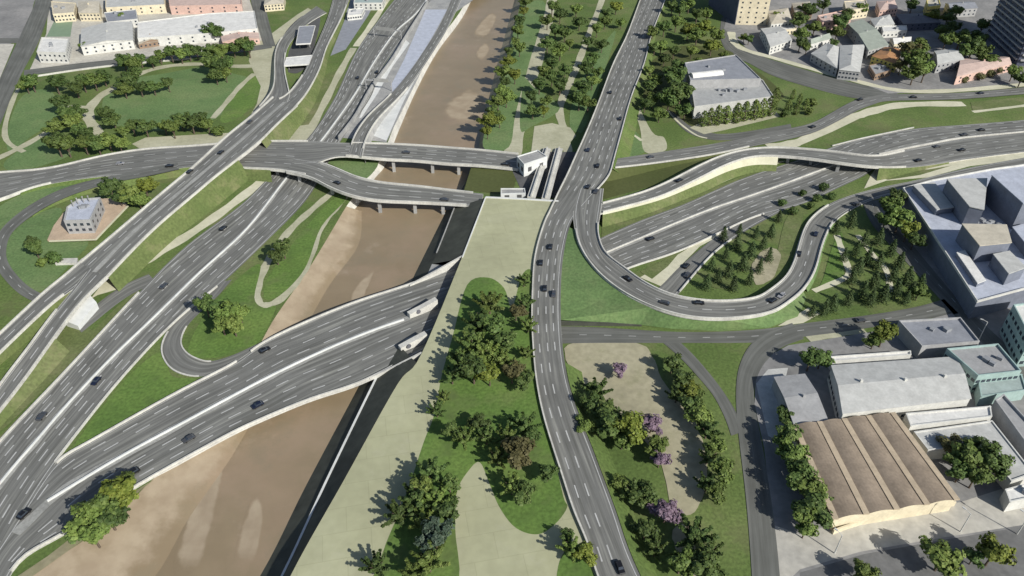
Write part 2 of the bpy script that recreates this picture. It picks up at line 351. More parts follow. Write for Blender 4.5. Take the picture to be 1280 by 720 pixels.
def slope2(r, side, k0, k1, ratio, m1, m2, s0, s1, wmax=9):
    i0, i1 = int(k0*r.sub), min(r.n-1, int(k1*r.sub)); top = edge(r, side, i0, i1, -.2); A, B, C_ = [], [], []
    for j, i in enumerate(range(i0, i1+1)):
        a, b = (r.L[i], r.R[i]) if side == 'L' else (r.R[i], r.L[i]); d = a-b; d.z = 0; d.normalize(); t = top[j]; f = s0+(s1-s0)*(j/max(1, i1-i0))
        q = t + d*min(wmax, t.z*ratio); q.z = 0; tt = t.copy(); tt.z -= .06; A.append(tt); C_.append(q); B.append(tt.lerp(q, f))
    strip_mesh('embankment', B, A, m1); strip_mesh('embankment', C_, B, m2)
def strip_mesh(name, a, b, m, kind='structure'):
    """a sheet between two equally long lists of points"""
    mb = MB(); n = len(a); mb.add(list(a)+list(b), [(i, i+1, n+i+1, n+i) for i in range(n-1)]); return mb.build(name, m, kind=kind)
def line(px, n=6): return catmull([W(*p) for p in px], n)
def wall(name, px, h, w, m, label, cat='wall', n=6, base=0):
    mb = MB(); sweep(mb, line(px, n), w, h, base); return tag(mb.build(name, m), label, cat)
# ================================================================ GROUND AND RIVER
RZ = -5.0
LBT = [(-260,900),(-80,795),(60,705),(140,650),(190,600),(255,545),(300,470),(325,430),(345,395),(380,345),(405,305),(433,258),(447,240),(462,215),(475,200),(482,185),(496,150),(519,100),(544,56),(575,15),(600,-30),(640,-90)]
LTO = [(-200,1000),(0,870),(110,790),(190,725),(235,650),(290,570),(330,497),(352,446),(383,406),(412,356),(448,306),(452,264)]
lbt = catmull([W(*p) for p in LBT], 5)
lto = catmull([W(p[0], p[1], RZ) for p in LTO], 5)
for p in lbt[len(lto):]: lto.append(Vector((p.x+1.6, p.y-.3, RZ)))
CAPE = [(300,860),(363,720),(430,600),(497,480),(527,442),(577,323),(607,247)]
cape = catmull([W(p[0], p[1], 5) for p in CAPE], 6)
WLN = [(285,840),(352,722),(409,600),(467,480),(500,415),(540,330),(568,260)]
wln = catmull([W(p[0], p[1], -1) for p in WLN], 6)
WTO = [(240,840),(325,720),(383,606),(450,480),(484,415),(515,350),(558,263)]
wto = catmull([W(p[0], p[1], RZ) for p in WTO], 6)
NBT = [(578,246),(590,226),(604,192),(609,165),(618,130),(632,80),(645,30),(655,-20),(672,-90)]
NTO = [(570,246),(583,226),(597,195),(600,170),(607,140),(619,90),(631,45),(643,0),(664,-85)]
nbt = catmull([W(*p) for p in NBT], 5); nto = catmull([W(p[0], p[1], RZ) for p in NTO], 5)
def sheet(name, pts, m, z):
    mb = MB(); tr = geometry.tessellate_polygon([[Vector((p[0], p[1], 0)) for p in pts]])
    P = [(p[0], p[1], z) for p in pts]; fs = []
    for a, b, c in tr:
        x = (P[b][0]-P[a][0])*(P[c][1]-P[a][1]) - (P[b][1]-P[a][1])*(P[c][0]-P[a][0]); fs.append((a, b, c) if x > 0 else (c, b, a))
    mb.add(P, fs); o = mb.build(name, m, kind='structure'); return o
BIG = 4000
west = [(-BIG, -BIG)] + [(-300, -BIG)] + [(p.x, p.y) for p in lbt] + [(lbt[-1].x, BIG), (-BIG, BIG)]
sheet('ground', west, 'grass', 0)
east = [(BIG, -BIG), (-200, -BIG)] + [(p.x, p.y) for p in cape] + [(p.x, p.y) for p in nbt] + [(nbt[-1].x, BIG), (BIG, BIG)]
sheet('ground', east, 'grass', 0)
sheet('ground', [(lbt[-1].x, lbt[-1].y), (nbt[-1].x, nbt[-1].y), (nbt[-1].x, BIG), (lbt[-1].x, BIG)], 'grass', 0)
riv = [(-330, -BIG), (-180, -BIG)] + [(p.x+3, p.y) for p in wto] + [(p.x+3, p.y) for p in nto] + [(p.x-3, p.y) for p in reversed(lto)]
sheet('river', riv, 'river_bed', RZ)
nb = 11*5
rows = [0, .3, .6, 1.0]; mb = MB(); V, fd = [], []
for t in rows:
    for a, b in zip(lto[:nb+1], lbt[:nb+1]): V.append(a.lerp(b, t)); fd.append((0, .42, .62, .5)[rows.index(t)])
q = nb+1; mb.add(V, [(k*q+i, k*q+i+1, (k+1)*q+i+1, (k+1)*q+i) for k in range(3) for i in range(nb)]); set_fade(mb.build('river_bank', 'river_bed', kind='structure'), fd)
strip_mesh('river_wall', lto[nb:], lbt[nb:], 'concrete')
strip_mesh('river_wall', wln, wto, 'concrete_shade')
strip_mesh('river_wall', nbt[:12], nto[:12], 'concrete_shade')
strip_mesh('river_bank', nbt[11:], nto[11:], 'river_sand')
# paved slope of the covered motorway, left open where the bridge runs in (samples 24..30)
strip_mesh('paved_slope', cape[:24], wln[:24], 'concrete_shade'); strip_mesh('paved_slope', cape[30:], wln[30:], 'concrete_shade')
low = [Vector((p.x, p.y, -.02)) for p in cape[23:31]]; strip_mesh('bridge_seat', low, wln[23:31], 'concrete_grey')
k1 = MB(); sweep(k1, wln[:24], .7, .5); tag(k1.build('river_kerb', 'concrete_pale'), 'long pale kerb on the dark slope below the bridge portals', 'kerb')
k1 = MB(); sweep(k1, wln[31:], .5, .4); tag(k1.build('river_kerb', 'concrete_grey'), 'short grey kerb on the dark slope above the wide river bridge', 'kerb')
for px in ([(225,690),(243,625),(258,565),(282,552),(272,615),(262,660),(246,705)], [(298,690),(318,625),(328,640),(325,668),(318,695)],
           [(438,382),(446,358),(466,341),(458,362),(449,384)], [(558,142),(566,125),(588,114),(605,128),(602,146),(580,152)], [(596,66),(606,55),(611,62),(603,74)], [(594,40),(612,18),(620,22),(608,44)]):
    silt(px, RZ)
# ---- raised ground over the covered motorway (top 5 m above the streets)
Z5 = 5.0
plate = [W(p[0], p[1], 5) for p in [(607,247),(650,249),(698,252),(688,280),(674,320),(671,360),(672,400),(676,440),(682,480),(690,520),(704,560),(718,600),(733,640),(750,680),(765,720),(800,800),(790,860)]]
pl = [(p.x, p.y) for p in cape] + [(p.x, p.y) for p in catmull(plate, 3)]
sheet('plaza', pl, 'sand', Z5)
beam = MB(); beam.add([(p.x, p.y, z) for p in cape[23:31] for z in (5.0, 3.9)], [(2*i, 2*i+1, 2*i+3, 2*i+2) for i in range(7)]); tag(beam.build('portal_beam', 'concrete_grey'), 'long edge beam above the tunnel openings under the sand plaza', 'beam')
nf = [W(607,247,5), W(650,249,5), W(698,252,5)]; strip_mesh('retaining_face', nf, [Vector((p.x, p.y, -.1)) for p in nf], 'concrete_grey')
cp = MB(); sweep(cp, [W(578,322,5), W(592,286,5), W(607,247,5)], .5, .35); sweep(cp, nf, 1.0, .5); tag(cp.build('coping', 'concrete_pale'), 'pale coping along the north rim of the sand plaza', 'coping')
area('park_lawn', [(584,356,5),(610,347,5),(630,360,5),(640,385,5),(652,345,5),(664,338,5),(668,370,5),(669,430,5),(675,490,5),(690,558,5),(704,620,5),(709,634,5),(694,655,5),(672,668,5),(645,660,5),(625,635,5),(612,605,5),(600,578,5),(586,588,5),(571,615,5),(569,660,5),(567,740,5),(470,740,5),(479,690,5),(497,645,5),(514,600,5),(530,552,5),(545,512,5),(552,470,5),(566,420,5)], 'grass_deep', 5)
area('park_lawn', [(700,700,5),(722,680,5),(740,712,5),(748,745,5),(700,745,5)], 'grass_deep', 5)
# ---- green triangle between the avenue and the loop ramp
tri = [(701,300,5),(712,284,5),(719,288,5.2),(727,311,5.4),(745,338,5.4),(775,363,5.4),(814,384,5.4),(858,397,5.2),(907,400,4.2),(960,393,2.9),(986,379,2.1),(1004,364,1.4),(1008,372,.1),(998,396,.05),(960,410,.05),(900,414,.05),(840,411,.05),(800,406,.5),(760,403,1.4),(700,400,2.2),(690,360,5)]
pts = [W(*p) for p in tri]; mb = MB(); tr = geometry.tessellate_polygon([[Vector((p.x, p.y, 0)) for p in pts]]); mb.add(pts, tr)
o = mb.build('lawn', 'grass_lawn', kind='structure')
bm = bmesh.new(); bm.from_mesh(o.data); bmesh.ops.recalc_face_normals(bm, faces=bm.faces[:])
for f in bm.faces:
    if f.normal.z < 0: f.normal_flip()
bm.to_mesh(o.data); bm.free()
rw = MB(); rw.add([W(700,402,2.3), W(760,404,1.5), W(802,407,.5), W(802,407,.5)*1, *[Vector((p.x, p.y, -.1)) for p in (W(700,402,2.3), W(760,404,1.5), W(802,407,.5), W(802,407,.5))]], [(0,4,5,1),(1,5,6,2)])
sweep(rw, [W(700,402,2.3), W(730,403,1.9), W(760,404,1.5), W(802,407,.5)], .4, .35)
tag(rw.build('retaining_wall', 'concrete_shade'), 'low wall where the side street dives under the avenue', 'retaining wall')
# ================================================================ GROUND PATCHES
# west park
area('park_lawn', [(128,128),(140,108),(165,98),(205,92),(255,84),(292,92),(312,100),(300,125),(262,152),(225,160),(180,165),(148,158),(132,145)], 'grass_lawn')
area('park_lawn', [(10,160),(28,120),(60,112),(72,130),(68,152),(40,170),(12,190)], 'grass_lawn')
area('park_lawn', [(8,200),(60,170),(90,190),(60,205),(15,214)], 'grass_lawn')
area('park_lawn', [(275,150),(290,120),(312,96),(325,100),(322,125),(308,140),(290,152)], 'grass_deep')
area('meadow', [(355,156),(385,120),(405,95),(432,88),(416,120),(388,157)], 'grass_dry')
area('meadow', [(340,14),(382,8),(368,26),(345,42)], 'grass')
def path(name, px, w, m='path', z=0.0, lift=.03):
    c = relax(catmull([W(p[0], p[1], p[2] if len(p) > 2 else z) for p in px], 6), 2); LAYER[0] += 1
    a, b = [], []
    for i, p in enumerate(c):
        d = c[min(len(c)-1, i+1)]-c[max(0, i-1)]; d.z = 0; d.normalize(); nr = Vector((-d.y, d.x, 0)); ww = w/2*(1+.12*math.sin(i*1.3))
        q = Vector((p.x, p.y, p.z+lift+LAYER[0]*.0015)); a.append(q-nr*ww); b.append(q+nr*ww)
    return strip_mesh(name, a, b, m)
path('path', [(135,178),(118,160),(110,142),(122,123),(147,107),(172,93),(207,83),(250,80),(296,83),(330,82)], 6.5)
path('path', [(85,133),(110,134)], 4); path('path', [(318,92),(300,108),(285,126),(266,148)], 4)
path('path', [(72,157),(34,180),(-5,199),(-40,215)], 5); path('path', [(30,190),(5,170),(18,120),(32,100)], 3)
area('plaza', [(316,52),(334,46),(372,18),(385,10),(392,14),(352,50),(343,85),(340,118),(325,141),(309,151),(321,130),(326,108),(318,92),(311,76)], 'path', smooth=False)
area('apron', [(165,180),(182,172),(288,166),(277,183),(180,189)], 'path', smooth=False)
area('apron', [(352,160),(392,155),(397,176),(326,179),(330,172)], 'path', smooth=False)
path('border_strip', [(142,352),(170,334),(192,320),(246,287),(296,251),(330,224)], 6, 'cream')
path('border_strip', [(442,60),(425,90),(405,130),(385,168)], 5, 'path'); path('border_strip', [(490,-10),(468,25),(445,58)], 5, 'cream')
area('apron', [(113,374),(130,352),(150,344),(160,352),(146,362),(122,369)], 'cream', smooth=False)
path('path', [(436,240),(418,262),(400,285),(386,325),(372,350),(350,375),(328,382),(320,370),(326,345),(340,318),(362,288),(390,262),(416,240)], 4.0)
area('meadow', [(336,345),(370,300),(402,262),(425,244),(432,250),(402,283),(384,330),(366,355),(345,372),(330,372)], 'grass_deep')
area('meadow', [(235,440),(255,395),(290,355),(325,330),(318,372),(330,385),(345,384),(325,425),(300,440),(262,448)], 'grass_deep')
area('meadow', [(80,575),(150,482),(200,440),(215,470),(245,475),(200,500),(112,550)], 'grass_deep')
area('meadow', [(0,545),(66,478),(112,420),(150,380),(172,366),(120,423),(68,476),(10,540)], 'grass_dry')
area('meadow', [(0,525),(30,482),(60,442),(84,408),(120,420),(68,474),(0,540)], 'grass_dry')
area('meadow', [(20,735),(60,707),(120,664),(165,622),(192,600),(178,608),(120,648),(60,695),(0,735)], 'bank', lift=.02, smooth=False)
area('meadow', [(0,288),(30,262),(75,240),(130,226),(100,226),(50,236),(0,258)], 'grass_lawn')
area('meadow', [(12,350),(0,318),(14,290),(50,266),(78,262),(62,300),(110,302),(88,330),(58,360),(30,366)], 'grass_lawn')
area('meadow', [(405,200),(428,195),(472,200),(460,222),(444,221),(420,208)], 'grass_lawn')
area('lot', [(-60,-40),(45,-40),(42,5),(20,52),(-60,52)], 'yard'); area('lot', [(-60,55),(18,55),(-5,110),(-60,150)], 'yard_pale', smooth=False)
area('sports_pitch', [(70,22),(92,20),(88,46),(58,46)], 'sport', smooth=False)
area('town_ground', [(66,-60),(312,-60),(312,0),(328,50),(300,62),(150,76),(36,90),(58,42)], 'yard_pale', smooth=False, lift=.02)
area('lot', [(413,70),(432,22),(440,-20),(480,-20),(460,20),(432,62)], 'roof_bluegrey', smooth=False)
area('forecourt', [(348,80),(354,45),(378,20),(400,20),(392,62),(384,82),(368,92)], 'asphalt_dark')
# north-west river side: pale service yards
area('service_yard', [(532,12),(559,12),(541,45),(511,95),(492,118),(488,108),(505,75),(520,40)], 'roof_lilac', smooth=False)
area('service_yard', [(505,48),(512,54),(491,83),(472,117),(452,147),(449,148),(466,106),(478,92)], 'concrete_pale', smooth=False)
area('service_yard', [(493,133),(518,102),(505,126),(483,176),(462,168),(470,152)], 'concrete_pale', smooth=False)
area('roadside', [(424,172),(466,104),(520,20),(540,-20),(620,-20),(560,22),(483,178)], 'concrete_grey', smooth=False, lift=.015)
# north bank park
path('promenade', [(640,196),(650,150),(662,105),(676,55),(690,0),(705,-60)], 9.5, 'path')
path('path', [(710,190),(706,165),(699,138),(708,112),(716,95),(726,70),(735,45),(745,20),(760,-20)], 5, 'path')
area('plaza', [(664,190),(668,158),(690,154),(714,160),(720,170),(700,192)], 'path', smooth=False)
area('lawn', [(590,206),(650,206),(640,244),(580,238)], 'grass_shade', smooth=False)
area('lawn', [(655,100),(668,110),(700,135),(665,158),(650,160)], 'grass_lawn'); area('lawn', [(712,155),(718,120),(745,70),(770,40),(735,150),(722,165)], 'grass_lawn')
area('lawn', [(604,184),(614,140),(632,80),(652,10),(682,5),(664,70),(645,140),(636,184)], 'grass_lawn')
area('trench_floor', [(640,213),(664,190),(720,190),(702,248),(655,246)], 'asphalt_dark', smooth=False)
# between the eastern roads
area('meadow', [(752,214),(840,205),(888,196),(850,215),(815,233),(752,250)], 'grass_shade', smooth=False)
area('lawn', [(770,196),(778,165),(795,165),(806,190)], 'grass_lawn')
area('forecourt', [(806,190),(800,160),(790,128),(794,125),(815,165),(830,172),(832,188)], 'path')
path('kerb_walk', [(775,166),(790,168),(802,176)], 2, 'cream')
path('verge', [(960,184),(990,180),(1015,172),(1040,160),(1062,149),(1090,139),(1130,131),(1205,130)], 8, 'cream')
area('meadow', [(1000,182),(1040,165),(1075,148),(1120,141),(1210,140),(1290,125),(1290,138),(1220,150),(1130,158),(1060,176),(1020,184)], 'grass', smooth=False)
area('meadow', [(1213,128),(1290,120),(1290,132),(1216,139)], 'grass_dry', smooth=False)
path('verge', [(1216,140),(1250,136),(1290,131)], 3, 'cream')
area('verge', [(752,272),(800,262),(835,250),(868,232),(900,214),(925,206),(984,201),(962,208),(930,217),(890,234),(840,254),(800,267),(752,277)], 'cream', smooth=False)
area('meadow', [(752,278),(800,268),(840,256),(890,236),(930,219),(965,209),(925,225),(857,256),(813,271),(752,297)], 'grass_dry', smooth=False)
area('verge', [(1080,236),(1108,226),(1160,222),(1212,208),(1290,198),(1290,188),(1205,200),(1160,210),(1098,206),(1088,220)], 'cream', smooth=False)
area('meadow', [(1096,222),(1104,211),(1160,212),(1190,207),(1150,219),(1110,225)], 'grass_dry', smooth=False)
area('verge', [(800,347),(868,306),(948,266),(905,292),(875,308),(855,328),(826,358)], 'cream', smooth=False)
area('meadow', [(800,340),(850,315),(835,333),(815,349)], 'grass_dry', smooth=False)
area('meadow', [(975,300),(985,270),(1005,262),(1000,285),(990,318),(970,340)], 'grass_dry')
area('lawn', [(1030,345),(1040,310),(1052,290),(1056,330),(1050,352),(1025,362)], 'grass_deep')
for px in ([(940,330),(960,310),(975,318),(968,345),(945,356)], [(905,298),(925,288),(940,296),(925,306)], [(880,352),(900,340),(915,352),(905,362)], [(938,290),(958,280),(968,296),(950,302)]):
    area('meadow', px, 'dirt' if px[0][0] > 939 else 'grass_dry', jitter=.4)
path('path', [(1046,294),(1052,312),(1060,336),(1058,347),(1017,364)], 3, 'cream'); path('path', [(1072,294),(1090,318),(1108,338),(1113,365)], 2.6, 'cream')
area('verge', [(972,408),(1010,385),(1026,392),(1004,404)], 'cream', smooth=False)
path('verge', [(1010,424),(1040,417),(1080,412)], 5, 'path')
# south east
area('sand_garden', [(709,432),(760,428),(800,430),(815,445),(832,482),(862,512),(880,560),(884,600),(872,635),(850,648),(838,640),(832,600),(818,565),(795,540),(765,512),(742,478),(722,486),(712,462)], 'dirt', jitter=.3)
area('sand_garden', [(840,668),(858,655),(868,680),(874,740),(855,740),(850,700)], 'dirt', jitter=.3)
area('shoulder', [(712,505),(722,505),(745,560),(775,640),(800,720),(790,720),(765,640),(738,560)], 'yard', smooth=False)
area('yard', [(945,470),(956,448),(985,432),(1060,420),(1118,410),(1190,392),(1320,520),(1320,860),(970,860),(970,720),(964,640),(955,560),(943,505)], 'yard', smooth=False)
area('yard', [(1096,262),(1145,236),(1300,204),(1400,204),(1400,520),(1300,470),(1200,378),(1140,306)], 'yard', smooth=False)
area('pavement', [(962,655),(1000,668),(1045,655),(1200,628),(1320,590),(1320,650),(1180,672),(1075,690),(1000,712),(970,740)], 'yard_pale', smooth=False)
area('lot', [(945,480),(960,462),(985,460),(975,500),(985,560),(960,545)], 'roof_light', smooth=False)
area('street', [(1000,716),(1080,693),(1180,675),(1320,652),(1320,860),(990,860)], 'street', smooth=False)
# north east town
area('town_ground', [(905,36),(930,-60),(1500,-60),(1500,104),(1290,107),(1180,115),(1110,117),(1060,98),(1000,80),(935,62)], 'yard', smooth=False, lift=.02)
path('pavement', [(914,40),(917,52),(930,62),(965,72),(1028,90),(1080,104),(1130,114),(1200,113),(1290,105)], 6, 'cream')
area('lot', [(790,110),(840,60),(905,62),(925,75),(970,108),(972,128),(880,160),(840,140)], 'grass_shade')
area('pavement', [(862,160),(880,152),(970,140),(975,146),(905,163),(880,168)], 'path', smooth=False)
# ================================================================ ROADS
D = .22
avenue = road('avenue', [(778,800,840,800,5),(745,720,800,720,5),(733,680,783,680,5),(716,640,770,640,5),(703,600,755,600,5),(690,560,740,560,5),(678,520,724,520,5),(670,480,711,480,5),(666,440,704,440,5),(664,400,701,400,5),(665,360,701,360,5),(668,320,704,320,5),(679,281,713,280,5),(688,262,726,262,5),(698,240,745,240,5),(708,220,762,220,5),(717,200,768,200,5),(735,160,779,160,5),(751,120,790,120,4.2),(766,80,806,80,3),(781,50,813,50,2),(789,30,820,30,1.4),(800,0,832,0,.6),(822,-60,856,-60,.3)],
    dz=D, dashes=[(.25,0,13,.22),(.50,0,13,.5),(.74,8,13,.75),(.2,14,23,.25),(.4,14,23,.5),(.6,14,23,.75),(.8,14,20)], solids=('R',), parL=[(0,23)], parR=[(14,22)], desc='the long avenue', dash=(5,6.5), dw=.42,
    parlabels=('pale parapet along the full west edge of the avenue', 'pale parapet along the east edge of the avenue, north half'))
slope(avenue, 'R', 0, 7.7, 1.3, m='grass'); slope(avenue, 'L', 14, 21.5, .03, m='concrete_grey', name='retaining_face'); slope(avenue, 'R', 15.5, 22, 1.4, m='grass')
loop = road('loop_ramp', [(724,236,754,236,5),(717,262,751,262,5),(719,288,748,280,5.3),(725,310,749,297,5.5),(743,337,757,317,5.5),(773,363,780,335,5.5),(813,384,806,354,5.5),(857,397,842,370,5.3),(907,400,890,377,4.3),(960,393,940,374,3),(987,378,962,363,2.2),(1007,360,982,346,1.5),(1020,337,993,325,1),(1028,307,1000,300,.6),(1041,279,1010,277,.4),(1062,263,1034,257,.3),(1087,251,1066,244,.2),(1115,243,1105,234,.15),(1150,234,1145,226,.1),(1210,219,1207,211,.1),(1285,206,1283,197,.1)],
    dz=D+.02, dashes=[(.5,0,14)], thick=1.0, parL=[(2,14)], parR=[(2,15)], piers=[(3.2,.85,0),(5.6,.85,0),(6.4,.85,0),(3.9,.9,0)], label='curved ramp looping off the avenue round the planted island to the east', cat='ramp', desc='the curved loop ramp', dash=(4,6))
slope(loop, 'L', 11, 14, .8, m='grass_lawn'); slope(loop, 'R', 8, 14, .35, m='concrete_grey', name='retaining_face')
side = road('side_street', [(660,408,660,430,0),(690,408,690,430,0),(740,409,740,429,0),(790,412,790,429,0),(840,415,840,429,0),(900,415,900,429,0),(960,411,963,428,0),(1000,405,1005,421,0),(1050,399,1055,415,0),(1100,392,1105,407,0),(1150,383,1158,399,0),(1180,374,1198,392,0)], 'asphalt_old', dz=.15, dashes=[(.5,)], solids=(), desc='the side street', dash=(3,7), dw=.25)
curve = road('curving_street', [(990,404,1005,424,0),(958,416,978,434,0),(936,433,958,451,0),(924,458,946,472,0),(920,485,942,496,0),(921,520,946,522,0),(925,560,953,558,0),(930,600,960,600,0),(934,640,966,640,0),(938,690,972,690,0),(942,760,978,760,0)], 'asphalt_old', dz=.16, solids=(), desc='the curving street')
road('garden_lane', [(828,428,846,424,0),(852,449,866,443,0),(874,473,886,466,0),(892,495,903,488,0),(906,522,920,515,0),(914,545,928,540,0)], 'asphalt_old', dz=.14, solids=(), desc='the lane')
diag = road('diagonal_street', [(1078,252,1100,250,0),(1090,282,1109,274,0),(1124,318,1142,308,0),(1158,356,1178,346,0),(1182,382,1204,372,0),(1216,420,1238,410,0),(1256,462,1282,452,0),(1300,510,1330,500,0)], 'asphalt_old', dz=.15, dashes=[(.5,)], solids=(), desc='the diagonal street', dash=(3,7), dw=.22)
northroad = road('north_road', [(735,201,735,213,4.9),(768,199,768,211,4.3),(827,190,827,204,2),(893,180,893,194,.7),(935,171,937,184,.3),(960,165,963,179,.2),(1010,156,1013,168,.2),(1038,142,1045,153,.2),(1067,126,1073,138,.2),(1090,121,1092,131,.2),(1111,118,1112,126,.2),(1184,117,1184,125,.2),(1230,114,1232,122,.2),(1290,108,1291,117,.2)], dz=D-.02, dashes=[(.5,)], solids=(), parR=[(1,4)], desc='the northern road', dw=.3, parlabels=('thin pale parapet beside the olive grass east of the avenue',))
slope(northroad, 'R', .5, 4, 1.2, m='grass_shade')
road('hill_street', [(912,18,902,22,0),(912,40,900,46,0),(922,57,910,66,0),(945,68,938,80,0),(975,78,966,95,0),(1026,93,1014,110,0),(1080,107,1072,124,0),(1125,115,1112,124,0)], 'asphalt_old', dz=.15, solids=(), desc='the hill street')
flyover = road('flyover', [(728,260,728,272,5),(752,255,752,267,4.6),(800,242,806,253,3.8),(828,231,835,243,3.6),(850,220,860,231,4),(873,208,884,219,4.8),(900,196,908,207,5.5),(930,188,936,198,5.9),(965,185,966,196,6),(1010,187,1008,199,6),(1050,191,1049,205,6),(1093,196,1092,210,5),(1130,189,1132,210,2.2),(1165,182,1168,206,.8),(1205,174,1209,199,.4),(1290,165,1291,189,.3)],
    dz=D+.04, dashes=[(.5,0,11),(.33,11,15),(.66,11,15)], thick=1.1, parL=[(1,12)], parR=[(1,12)], piers=[(9.3,.5,0),(10,.85,0),(10.9,.5,0),(8.6,.5,0)], label='curving flyover that crosses the eastern motorway on grey piers', cat='flyover', desc='the eastern flyover', dash=(4,7))
slope2(flyover, 'R', 1, 8.3, 1.3, 'cream', 'grass_dry', .12, .55, wmax=6); slope(flyover, 'R', 11.2, 13.5, 1.4, m='grass_dry'); slope(flyover, 'L', 3, 8.2, .05, m='concrete_grey', name='retaining_face'); slope(flyover, 'L', 11.4, 13.5, .6, m='grass')
emw = road('motorway', [(690,332,720,368,0),(752,297,781,338,0),(813,271,840,319,0),(857,255,890,297,0),(923,225,945,271,0),(980,206,1003,256,0),(1012,195,1050,234,0),(1043,183,1086,217,0),(1080,173,1112,195,0),(1142,161,1170,181,0),(1210,156,1220,172,0),(1295,149,1296,164,0)],
    dz=D-.04, dashes=[(.14,),(.28,0,9),(.62,0,8),(.74,0,8),(.87,0,8),(.5,8,11),(.75,8,11)], parR=[(1,4.2)], desc='the eastern motorway', dw=.42, dash=(5,6), parlabels=('bright straight parapet along the south edge of the eastern motorway',))
path('median', [(735,328),(762,315),(800,299),(840,282),(890,262),(940,245),(985,229),(1025,214),(1060,203)], 3.2, 'concrete_median', lift=D+.02)
wall('median_barrier', [(740,325),(762,315),(800,299),(840,282),(890,262),(940,245),(985,229),(1025,214),(1055,204)], .9, .5, 'concrete', 'pale median barrier of the eastern motorway', 'barrier', base=.2)
wall('median_barrier', [(1098,194),(1130,187),(1165,180),(1205,173),(1290,165)], .9, .7, 'concrete', 'pale barrier between the flyover end and the eastern motorway', 'barrier', base=.2)
wall('kerb_wall', [(1040,183),(1080,173),(1142,160)], .6, .6, 'concrete', 'thin pale wall north of the motorway beyond the flyover', base=.1)
slip = road('slip_road', [(800,378,830,388,0),(826,358,850,366,0),(846,337,870,342,0),(872,314,892,318,0),(898,294,914,301,0),(928,274,944,282,0),(958,257,974,266,0),(986,242,1000,252,0)], dz=.15, solids=('R',), parR=[(1,4)], desc='the slip road', parlabels=('white edge barrier of the slip road beside the planted island',))
road('hall_drive', [(826,118,834,116,0),(836,140,846,136,0),(850,158,858,151,0),(868,170,876,162,0),(900,176,900,168,0),(945,171,944,163,0),(990,163,988,155,0)], 'asphalt_old', dz=.13, solids=(), desc='the drive'); path('kerb_walk', [(834,138),(845,150),(858,161),(872,170),(884,173)], 1.4, 'cream')
# west
lmw = road('motorway', [(-120,690,-45,812,0),(0,552,31,637,0),(68,480,106,532,0),(120,424,166,459,0),(173,367,226,397,0),(233,307,281,352,0),(300,258,335,300,0),(335,223,384,250,0),(363,195,409,206,0),(391,166,430,170,0),(420,120,464,122,0),(437,81,474,92,0),(453,52,493,62,0),(478,19,514,34,0),(497,-5,535,5,0),(535,-50,580,-50,0)],
    dz=D-.04, dashes=[(.11,),(.22,),(.33,0,8),(.62,),(.74,),(.87,)], parL=[(1,4)], parR=[(1.6,4.9)], desc='the western motorway', dw=.42, dash=(5,6), parlabels=('pale parapet on the west edge of the western motorway, south of the underpass', 'pale parapet on the east edge of the western motorway beside the small loop lane'))
MED = [(-90,725),(0,607),(50,548),(87,505),(140,449),(195,396),(250,342),(310,286),(359,223),(383,198),(405,173),(443,120),(462,88),(478,63),(497,38),(525,12),(560,-40)]
path('median', MED, 2.8, 'concrete_median', lift=D+.02); wall('median_barrier', MED, .9, .5, 'concrete_pale', 'long white median barrier of the western motorway', 'barrier', base=.2)
wall('noise_wall', [(424,176),(445,148),(465,112),(490,78),(508,48),(523,24),(535,4)], 3.2, .8, 'concrete_grey', 'tall grey wall on the river side of the western motorway, north stretch')
rb = road('river_bridge', [(-60,772,-25,825,0),(0,683,14,712,0),(36,628,75,672,0),(71,578,118,645,0),(112,553,173,608,0),(200,503,255,562,0),(243,480,300,538,0),(297,452,345,518,0),(330,428,392,499,0),(385,402,448,481,0),(447,377,500,455,0),(510,357,533,437,0),(560,338,570,424,0),(620,318,630,405,0)],
    dz=D, dashes=[(.13,2,13),(.25,3,13),(.36,6,13),(.64,),(.76,),(.88,)], thick=1.2, parL=[(3,7),(7.6,11.4)], parR=[(1,10.4)], piers=[(7.4,.85,RZ),(8.2,.8,RZ),(9.3,.85,RZ),(9.3,.3,RZ),(10.3,.5,RZ),(8.6,.3,RZ)], label='wide motorway bridge crossing the river into the tunnel portals', cat='bridge', desc='the wide river bridge', dw=.42, dash=(5,6))
path('median', [(20,668),(83,610),(147,575),(233,528),(320,481),(370,456),(420,433),(470,413),(512,398)], 3.4, 'concrete_median', lift=D+.02)
mb = MB(); sweep(mb, line([(60,628),(147,575),(233,528),(320,481),(370,456),(420,433),(470,413),(505,401)]), .6, .9, .2); tag(mb.build('median_barrier', 'concrete_pale'), 'white median barrier along the wide river bridge', 'barrier')
road('loop_lane', [(262,355,290,350,0),(247,374,272,371,0),(225,397,250,391,0),(209,415,234,408,0),(201,435,227,427,0),(206,453,233,440,0),(220,466,246,448,0),(248,472,264,452,0),(280,463,292,444,0),(308,450,322,430,0)], dz=.15, parL=[(3,7)], parR=[(3,7)], desc='the small loop lane', solids=(), parlabels=('pale outer kerb wall of the small loop lane', 'pale inner kerb wall of the small loop lane'), ph=.4)
